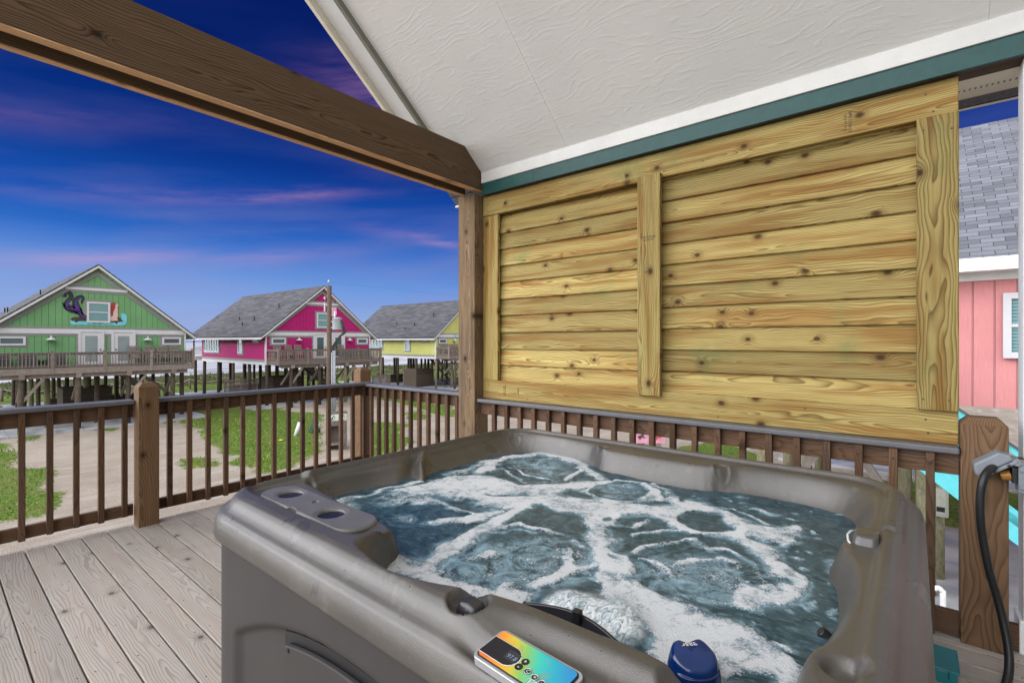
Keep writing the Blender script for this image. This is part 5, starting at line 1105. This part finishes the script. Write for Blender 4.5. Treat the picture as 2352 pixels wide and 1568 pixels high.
m_, t_n = mat('grass_tufts'); r_ = t_n.attr('rnd', 'Fac'); pbr(t_n, t_n.ramp(r_, [(0, (.035, .085, .010)), (.45, (.11, .23, .025)), (.8, (.21, .33, .05)), (1, (.34, .34, .10))]), .7, spec=.2)
gt.build('grass', m_, kind='stuff')

# person on the beach
def person():
    pts = [((0, 0, .88), .15), ((0, 0, 1.12), .14), ((0, .04, 1.38), .17), ((0, .05, 1.50), .07), ((0, .08, 1.62), .10), ((0, .08, 1.74), .09),
           ((-.09, 0, .82), .10), ((-.10, .10, .46), .075), ((-.10, -.06, .06), .05), ((-.10, .08, .02), .045), ((.09, 0, .82), .10), ((.10, -.06, .46), .075), ((.10, -.30, .10), .05), ((.10, -.20, .03), .045),
           ((-.19, .04, 1.40), .06), ((-.26, .05, 1.14), .05), ((-.22, .20, .95), .04), ((.19, .04, 1.40), .06), ((.26, .0, 1.14), .05), ((.24, .12, .92), .04)]
    ed = [(0, 1), (1, 2), (2, 3), (3, 4), (4, 5), (0, 6), (6, 7), (7, 8), (8, 9), (0, 10), (10, 11), (11, 12), (12, 13), (2, 14), (14, 15), (15, 16), (2, 17), (17, 18), (18, 19)]
    me = bpy.data.meshes.new('person'); me.from_pydata([p for p, r in pts], ed, []); o = bpy.data.objects.new('person', me); COL.objects.link(o)
    o.modifiers.new('skin', 'SKIN'); me.skin_vertices.new() if not me.skin_vertices else None
    for v, (p, r) in zip(me.skin_vertices[0].data, pts): v.radius = (r, r)
    me.skin_vertices[0].data[0].use_root = True; o.modifiers.new('sub', 'SUBSURF').levels = 1; me.materials.append(plain('dark_clothes', (.02, .022, .03), .8, .2, 4)); return o
pe = person(); pe.location = (at(31, 885, GZ-.7).x*1.0, at(31, 885, GZ-.7).y, GZ-.62); pe.rotation_euler = (0, 0, R(60)); tag(pe, 'person in dark clothes walking along the surf beyond the dune', 'person')

# ------------------------------------------------------------------ utility pole with transformer
up = thing('utility_pole', 'round timber utility pole with grey transformer before the magenta house', 'utility pole', (13.06, 22.7, GZ)); px_, py_ = 13.06, 22.7
MB().cyl((px_, py_, GZ-.2), (px_+.03, py_, 4.30), .148, .105, n=18).build('pole', POLEW, up, smooth=True)
rd = Vector((.636, -.772, 0)); fw = Vector((.772, .636, 0)); pc = Vector((px_, py_, 0))
tc = pc+rd*.42
tf = MB().lathe([(.02, 2.72), (.13, 2.71), (.235, 2.67), (.245, 2.64), (.235, 2.63), (.235, 2.12), (.225, 2.08), (.02, 2.08)], (tc.x, tc.y, 0), 28).build('transformer', plain('grey_enamel', (.33, .36, .38), .35, .06, 3, .03), up, smooth=True)
MB().box(tc.x-.05, tc.x+.05, tc.y-.05, tc.y+.05, 2.24, 2.28).beam(pc+Vector((0, 0, 2.5)), tc+Vector((0, 0, 2.5)), .06, .06).beam(pc+Vector((0, 0, 2.2)), tc+Vector((0, 0, 2.2)), .06, .06).build('bracket', STEEL, tf)
MB().lathe([(.035, 2.70), (.05, 2.76), (.03, 2.80), (.055, 2.85), (.03, 2.89), (.05, 2.94), (.025, 2.98), (.03, 3.02)], ((tc-rd*.12).x, (tc-rd*.12).y, 0), 14).build('bushing', PVC, tf, smooth=True)
ins = MB()
for o_, z in ((Vector((0, 0, 0)), 4.30), (-rd*.20, 3.45)): ins.lathe([(.012, z), (.015, z+.16), (.06, z+.18), (.06, z+.21), (.03, z+.22), (.055, z+.25), (.05, z+.28), (.01, z+.30)], ((pc+o_).x, (pc+o_).y, 0), 12)
ins.parts('insulator', STEEL, up, smooth=True)
MB().cyl(pc-rd*.20+Vector((0, 0, 3.0)), pc-rd*.20+Vector((0, 0, 3.45)), .045, n=10).beam(pc+Vector((0, 0, 3.3)), pc-rd*.22+Vector((0, 0, 3.35)), .04, .04).build('cutout_fuse', STEEL, up)
cn = MB()
for k, o_ in enumerate((.20, .28, .35)): q = pc+rd*o_-fw*.12; cn.cyl(q+Vector((0, 0, GZ+1.3)), q+Vector((0, 0, 1.05 if k else .95)), .034, n=10)
cn.parts('conduit', CONDUIT, up, smooth=True)
cbl = MB()
for k in range(5):
    q0 = tc+rd*(.20+.02*k)-fw*.1+Vector((0, 0, 2.58)); q1 = pc+rd*(.20+.035*k)-fw*.12+Vector((0, 0, 1.04)); cbl.tube(spline([q0, q0+rd*.10+Vector((0, 0, -.30)), q0+rd*(.12+.02*k)+Vector((0, 0, -.62)), q0.lerp(q1, .55)+rd*.14, q1+Vector((0, 0, .2)), q1], 5), .016, 7)
cbl.parts('cable', RUBBER, up, smooth=True)
MB().box(px_-.10, px_+.02, py_-.17, py_-.15, GZ+2.05, GZ+2.15).build('tag_plate', plain('yellow_tag', (.6, .45, .1), .5), up)
wr = []
def wire(name, a, b_, sag, lab, r=.005):
    a = Vector(a); b_ = Vector(b_); o = MB().tube([a.lerp(b_, f)-Vector((0, 0, sag*4*f*(1-f))) for f in np.linspace(0, 1, 25)], r, 5).build(name, plain('wire', (.16, .16, .17), .6), smooth=True); tag(o, lab, 'wire')
wire('service_wire', (px_, py_, 1.93), ray(-260, 12.5, 832), .25, 'thin grey service wire sagging from the utility pole across the green porch')
wire('overhead_wire', (px_, py_, 4.55), ray(-700, 36, 632), .35, 'thin overhead wire crossing the green gable to the pole top', .004)
wire('overhead_wire', (px_, py_, 4.5), ray(1500, 46, 690), .5, 'thin overhead wire running right from the pole top across the sky', .004)

# wooden utility enclosure with round emblems, pedestal, pipe, toy
q = at(785, 1034, GZ); ub = thing('utility_enclosure', 'board-clad meter enclosure with two round bird emblems at the foot of the utility pole', 'enclosure', (q.x, q.y, GZ))
OM = Matrix.Translation((q.x-.06, q.y+.28, GZ)) @ Matrix.Rotation(math.atan2(-.772, .636)+R(27), 4, 'Z')     # x to the right, y away
b2 = lambda *a: MB().box(*a, M=OM)
b2(-.44, .44, .0, .55, 1.15, 1.75).build('upper_box', FARWOOD, ub, bevel=.01); b2(-.44, -.40, 0, .55, 0, 1.15).build('side_panel', FARWOOD, ub); b2(.25, .44, 0, .55, 0, 1.15).build('side_panel', FARWOOD, ub)
b2(-.40, .25, .50, .54, 0, 1.15).build('back_panel', FARWOOD, ub); b2(-.40, .25, -.25, .5, .28, .33).build('shelf', FARWOOD, ub); b2(-.47, .47, -.03, .58, 1.75, 1.79).build('top', FARWOOD, ub); b2(-.48, -.44, -.03, .55, 1.10, 1.15).build('ledge', FARWOOD, ub)
sg = b2(-.42, .42, -.03, -.004, 1.40, 1.72).build('sign_board', plain('pale_sign', (.55, .60, .50), .5, .08, 6), ub)
for cx_ in (-.25, .21):
    rm = MB(); rm.cyl(OM @ Vector((cx_, -.031, 1.56)), OM @ Vector((cx_, -.036, 1.56)), .14, n=28); rm.build('emblem', plain('emblem_green', (.04, .16, .13), .5), sg)
    MB().cyl(OM @ Vector((cx_, -.0365, 1.56)), OM @ Vector((cx_, -.040, 1.56)), .115, n=28).build('emblem_field', PVC, sg)
    MB().prism([(cx_-.08, 1.50), (cx_-.02, 1.53), (cx_+.03, 1.62), (cx_+.09, 1.64), (cx_+.05, 1.54), (cx_+.02, 1.47), (cx_-.04, 1.46)], lambda a, b, s: OM @ Vector((a, -.0405-(.003 if s else 0), b))).build('emblem_bird', BLACK, sg)
MB().box(.441, .452, .05, .38, 1.42, 1.70, M=OM).build('notice', PVC, ub)
pd = at(722, 993, GZ); t = thing('utility_pedestal', 'dark green stepped metal pedestal on the lawn left of the utility pole', 'pedestal', (pd.x, pd.y, GZ))
MB().box(pd.x-.24, pd.x+.24, pd.y-.24, pd.y+.24, GZ, GZ+.22).build('base', GREENM, t, bevel=.02); MB().box(pd.x-.17, pd.x+.17, pd.y-.17, pd.y+.17, GZ+.22, GZ+.36).build('middle_step', GREENM, t, bevel=.02); MB().box(pd.x-.12, pd.x+.12, pd.y-.12, pd.y+.12, GZ+.36, GZ+.80).build('hood', GREENM, t, bevel=.02)
pp = at(678, 1000, GZ); o = MB().cyl((pp.x, pp.y, GZ-.05), (pp.x+.20, pp.y-.12, GZ+.72), .10, .10, n=16).build('leaning_pipe', PVC, smooth=True); tag(o, 'white plastic pipe stub leaning out of the lawn', 'pipe')
yb = at(646, 1013, GZ); o = MB().lathe([(.01, 0), (.12, .01), (.13, .03), (.01, .05)], (yb.x, yb.y, GZ+.05), 16).build('flying_disc', plain('yellow_plastic', (.65, .65, .03), .4), smooth=True); tag(o, 'small bright yellow disc lying on the lawn', 'disc')

# ------------------------------------------------------------------ salmon house next door, its stairs and things below
sx0 = 12.9; sh_ = thing('beach_house', 'salmon pink neighbouring beach house with slate shingle roof at the right edge', 'house', (sx0, -3, GZ))
SALM = siding('salmon_siding', (.62, .25, .25), .30); ze = CAMZ+1.32; zb = CAMZ-1.25; SYA, SYB = -9.5, 3.4
w = MB(); qv = [(sx0, SYA, zb), (sx0, SYB, zb), (sx0, SYB, ze), (sx0, SYA, ze)]; w.add(qv+[(a+9.4, b_, c) for a, b_, c in qv], QF, [(v[1], v[2], 0) for v in qv]*2)
for y in (SYA, SYB): w.add([(sx0, y, ze), (sx0+9.4, y, ze), (sx0+4.7, y, ze+4.1)], [(0, 1, 2)])
w.build('wall', SALM, sh_)
rf = MB(); k = 4.24/4.7
for s in (0, 1):
    xe, zz0 = (sx0-.5, CAMZ+1.50) if s == 0 else (sx0+9.9, CAMZ+1.50); xr, zr_ = sx0+4.7, CAMZ+1.5+5.2*.80
    qv = [(xe, SYA-.5, zz0), (xe, SYB+.5, zz0), (xr, SYB+.5, zr_), (xr, SYA-.5, zr_)]; L = math.hypot(xr-xe, zr_-zz0)
    rf.add(qv+[(a, b_, c-.08) for a, b_, c in qv], QF, [(0, 0, 0), (13.9, 0, 0), (13.9, L, 0), (0, L, 0)]*2)
rf.build('roof', shingle('slate_shingles', (.16, .165, .195), .34, .15), sh_)
MB().box(sx0-.52, sx0-.47, SYA-.5, SYB+.5, ze-.02, ze+.22).box(sx0-.47, sx0, SYA, SYB, ze-.02, ze+.01).box(sx0-.05, sx0-.004, SYA, SYB, ze-.16, ze-.021).build('white_trim', WHITE, sh_)
PS = lambda u, z, d: (sx0-d, u, z)
f_ = window(None, sh_, PS, (-3.6, -1.29), (CAMZ-.31, CAMZ+.90), 2, 2, pane=BLINDS, grey=False)
for y in (-6.5, -3.2, -.2, 2.8):
    for x in (sx0+.1, sx0+3.2, sx0+6.3, sx0+9.2): MB().cyl((x, y, GZ-.1), (x, y, zb), .16, .15, n=14).build('pile', GREENPILE, sh_, smooth=True)
MB().beam((sx0+.1, 2.8, GZ+.9), (sx0+.1, .9, zb), .08, .16).beam((sx0+.1, -.2, GZ+.9), (sx0+.1, 1.6, zb), .08, .16).parts('brace', FARWOOD, sh_)
stn = thing('outdoor_stairs', 'turquoise painted outdoor stairs descending beside the salmon house', 'stairs', (11.4, -2, GZ)); x = 11.5
zs = lambda y, o_: CAMZ-1.166+.83*(y+.63)+o_
def slab(mb, ya, yb_, o0, o1, xa, xb): mb.prism([(ya, zs(ya, o0)), (yb_, zs(yb_, o0)), (yb_, zs(yb_, o1)), (ya, zs(ya, o1))], lambda a, b_, s: (xa if s == 0 else xb, a, b_))
mb = MB(); slab(mb, -3.2, 2.6, -1.62, -1.32, x, x+.06); mb.build('stringer', TURQ, stn, bevel=.01); mb = MB(); slab(mb, -3.2, 2.6, -1.62, -1.32, x+1.1, x+1.16); mb.build('stringer', TURQ, stn, bevel=.01)
mb = MB(); slab(mb, -3.2, 2.6, -.05, 0, x-.02, x+.08); mb.build('handrail', plain('dark_handrail', (.07, .08, .09), .4), stn); mb = MB(); slab(mb, -3.2, 2.6, -.16, -.051, x, x+.05); slab(mb, -3.2, 2.6, -1.15, -1.05, x, x+.05); mb.build('side_rail', TURQ, stn)
mb = MB(); slab(mb, -.75, 2.6, -1.32, -.161, x+.02, x+.04); mb.build('side_panel', TURQ, stn)
for y in np.arange(-3.1, -.8, .21):
    MB().box(x-.03, x+.001, y, y+.05, zs(y, -1.1), zs(y, -.05)).build('baluster', TURQ, stn)
mb = MB()
for y in np.arange(-3.1, 2.5, .24): mb.box(x+.06, x+1.1, y, y+.27, zs(y, -1.42), zs(y, -1.38))
mb.parts('tread', TURQ, stn)
q = at(2150, 1150, -1.0); q = ray(2148, 10.4, 1150); mbx = thing('meter_box', 'grey electric meter box on a pile beneath the turquoise stairs', 'meter box', (q.x, q.y, q.z))
MB().box(q.x-.10, q.x+.10, q.y-.21, q.y+.21, q.z-.30, q.z+.30).build('casing', plain('beige_enamel', (.40, .40, .35), .5), mbx, bevel=.02); MB().box(q.x-.118, q.x-.101, q.y-.17, q.y+.17, q.z-.24, q.z+.26).build('door', plain('beige_enamel2', (.42, .42, .37), .5), mbx, bevel=.008)
MB().box(q.x-.126, q.x-.119, q.y-.15, q.y-.02, q.z-.18, q.z-.08).build('label_plate', BLACK, mbx)
o = MB().cyl((q.x+.25, q.y-.02, GZ), (q.x+.25, q.y-.02, q.z+.9), .15, .14, n=14).build('piling', GREENPILE, smooth=True); tag(o, 'round greenish piling behind the grey meter box', 'piling')
o = MB().cyl((q.x+.15, q.y+.52, GZ), (q.x+.15, q.y+.52, q.z+1.0), .15, .14, n=14).build('piling', GREENPILE, smooth=True); tag(o, 'round greenish piling left of the grey meter box', 'piling')
o = MB().tube(spline([(q.x, q.y+.15, q.z+.30), (q.x, q.y+.22, q.z+.48), (q.x+.05, q.y+.15, q.z+.72), (q.x+.1, q.y+.0, q.z+.78)], 6), .035, 10).build('meter_cable', RUBBER, smooth=True); tag(o, 'grey cable looping into the top of the meter box', 'cable')
q2 = ray(2166, 7.2, 1352); o = MB().tube(spline([(q2.x, q2.y, GZ), (q2.x, q2.y, q2.z-.14), (q2.x, q2.y+.01, q2.z-.04), (q2.x, q2.y+.05, q2.z), (q2.x, q2.y+.10, q2.z-.03)], 4), .036, 14).build('vent_pipe', PVC, smooth=True); tag(o, 'white plastic vent pipe with a bent top beside the dark post', 'pipe')
for k, (dx, lab) in enumerate(((1474, 'left pink poster with a seabird on a board beyond the pine screen'), (1512, 'right pink poster with a red crab on a board beyond the pine screen'))):
    c_ = ray(dx, 15.5, 1002); t = thing('yard_poster', lab, 'poster', (c_.x, c_.y, GZ)); Mx = Matrix.Translation(c_) @ Matrix.Rotation(math.atan2(-.772, .636), 4, 'Z')
    MB().box(-.22, .22, 0, .02, -.22, .22, M=Mx).build('board', plain('poster_pink%d' % k, (.62, .30, .40), .5, .3, 7), t); MB().box(-.1, .1, .02, .10, -2.6, .25, M=Mx).build('stake', FARWOOD, t)
    MB().prism([(-.14, .0), (-.02, .05), (.10, .14), (.05, .02), (.12, -.06), (0, -.03), (-.05, -.12)], lambda a, b_, s: Mx @ Vector((a, -.002-(.004 if s else 0), b_))).build('figure', plain('poster_red%d' % k, (.5, .08, .04) if k else (.08, .05, .06), .5), t)
# ------------------------------------------------------------------ camera, sky, light
def sky():
    w = bpy.data.worlds.new('World'); sc.world = w; w.use_nodes = True; t = NT(w.node_tree)
    d = t.vm('NORMALIZE', t.new('ShaderNodeTexCoord').outputs['Generated']); x, y, z = t.xyz(d)
    fx = t.m('ADD', t.m('MULTIPLY', x, .772), t.m('MULTIPLY', y, .636)); rx = t.m('ADD', t.m('MULTIPLY', x, .636), t.m('MULTIPLY', y, -.772))
    hl = t.m('SQRT', t.m('ADD', t.m('MULTIPLY', x, x), t.m('MULTIPLY', y, y))); el = t.m('ARCTAN2', z, hl); az = t.m('ARCTAN2', rx, fx)
    g = t.ramp(t.m('MULTIPLY', el, 1.6), [(0, (.42, .40, .50)), (.035, (.24, .29, .50)), (.12, (.095, .20, .50)), (.24, (.028, .105, .40)), (.36, (.008, .052, .29)), (.50, (.0025, .022, .17)), (.72, (.0007, .008, .09)), (1, (.0007, .006, .07))])
    # paler towards the green house (west), clearer towards the right
    g = t.mix(t.m('MULTIPLY', t.mr(el, .18, .0), t.mr(az, .1, -.6)), g, (.22, .23, .46))
    n = t.noise(t.comb(t.m('MULTIPLY', az, 2.2), t.m('MULTIPLY', t.m('MULTIPLY_ADD', az, -.10, el), 13), 1.7), 1, 6, .55, dist=.3)
    n2 = t.noise(t.comb(t.m('MULTIPLY', az, 5), t.m('MULTIPLY', t.m('MULTIPLY_ADD', az, -.12, el), 34), 4.1), 1, 5, .6)
    veil = t.m('MULTIPLY', t.mr(n, .42, .68), t.mr(el, .62, .12)); g = t.mix(t.m('MULTIPLY', veil, .52), g, t.mix(t.mr(el, .35, .1), (.032, .042, .19), (.19, .17, .40)))
    pink = None
    for (a0, e0, sa, se, sl, k) in ((-.44, .262, .13, .010, .14, .95), (-.60, .238, .17, .011, .13, .5), (-.70, .127, .11, .014, .15, .9), (-.47, .150, .13, .014, .16, .4), (-.155, .199, .055, .010, -.14, .85), (-.24, .21, .08, .012, -.10, .3), (-.27, .415, .10, .06, -.15, 1.3), (-.92, .10, .14, .02, .10, .5), (-.85, .30, .2, .02, .2, .25)):
        da = t.m('SUBTRACT', az, a0); de = t.m('SUBTRACT', t.m('MULTIPLY_ADD', da, -sl, t.m('SUBTRACT', el, e0)), t.m('MULTIPLY', t.m('SUBTRACT', n2, .5), .035))
        q = t.m('ADD', t.m('POWER', t.m('DIVIDE', da, sa), 2), t.m('POWER', t.m('ABSOLUTE', t.m('DIVIDE', de, se)), 2))
        gg = t.m('MULTIPLY', t.m('MULTIPLY', t.m('POWER', 2.718, t.m('MULTIPLY', q, -1)), k), t.m('MULTIPLY', t.mr(n2, .36, .60, .15, .85), t.mr(n, .35, .6, .6, 1))); pink = gg if pink is None else t.m('MAXIMUM', pink, gg)
    g = t.mix(pink, g, t.mix(t.mr(el, .12, .3), (.34, .20, .40), (.25, .105, .26)))
    g = t.vm('MULTIPLY', g, (1.45, 1.80, 1.62))
    # broad bright overcast on the other side of the sky and overhead
    day = t.m('MAXIMUM', t.mr(t.m('DIVIDE', fx, t.m('ADD', hl, .001)), .58, .15, 0, 1, True), t.mr(z, .66, .85, 0, 1, True))
    ov = t.mix(t.mr(n, .35, .65), (1.0, 1.0, 1.02), (.86, .88, .93)); lv = t.m('MULTIPLY', t.mr(z, .76, .92, DAY, DAY*.10), t.m('MULTIPLY', t.mr(x, -.6, .6, 1.35, .30), t.mr(y, .6, -.5, 1.25, .42))); ov = t.vm('MULTIPLY', ov, t.comb(lv, lv, lv))
    g = t.mix(day, g, ov); g = t.mix(t.mr(z, .0, -.02), g, (.30, .30, .32))
    b = t.new('ShaderNodeBackground'); t.set(b.inputs[0], g); b.inputs[1].default_value = 1.0; o = t.new('ShaderNodeOutputWorld'); t.l.new(b.outputs[0], o.inputs[0])
DAY = 3.9
sky()
sl = bpy.data.lights.new('sun', 'SUN'); sl.energy = .9; sl.angle = R(40); sl.color = (1, .97, .93)
so = bpy.data.objects.new('sun', sl); COL.objects.link(so); so.rotation_euler = Vector((.42, .62, -.66)).to_track_quat('-Z', 'Y').to_euler()
cd = bpy.data.cameras.new('camera'); cd.sensor_width = 36; cd.lens = F/2352*36; cd.clip_start = .02; cd.clip_end = 6000
co = bpy.data.objects.new('camera', cd); COL.objects.link(co); co.location = (0, 0, CAMZ); co.rotation_euler = (R(90), 0, -math.atan2(.772, .636)); sc.camera = co
sc.view_settings.view_transform = 'Standard'; sc.view_settings.look = 'None'; sc.view_settings.exposure = -0.05; sc.view_settings.gamma = 1
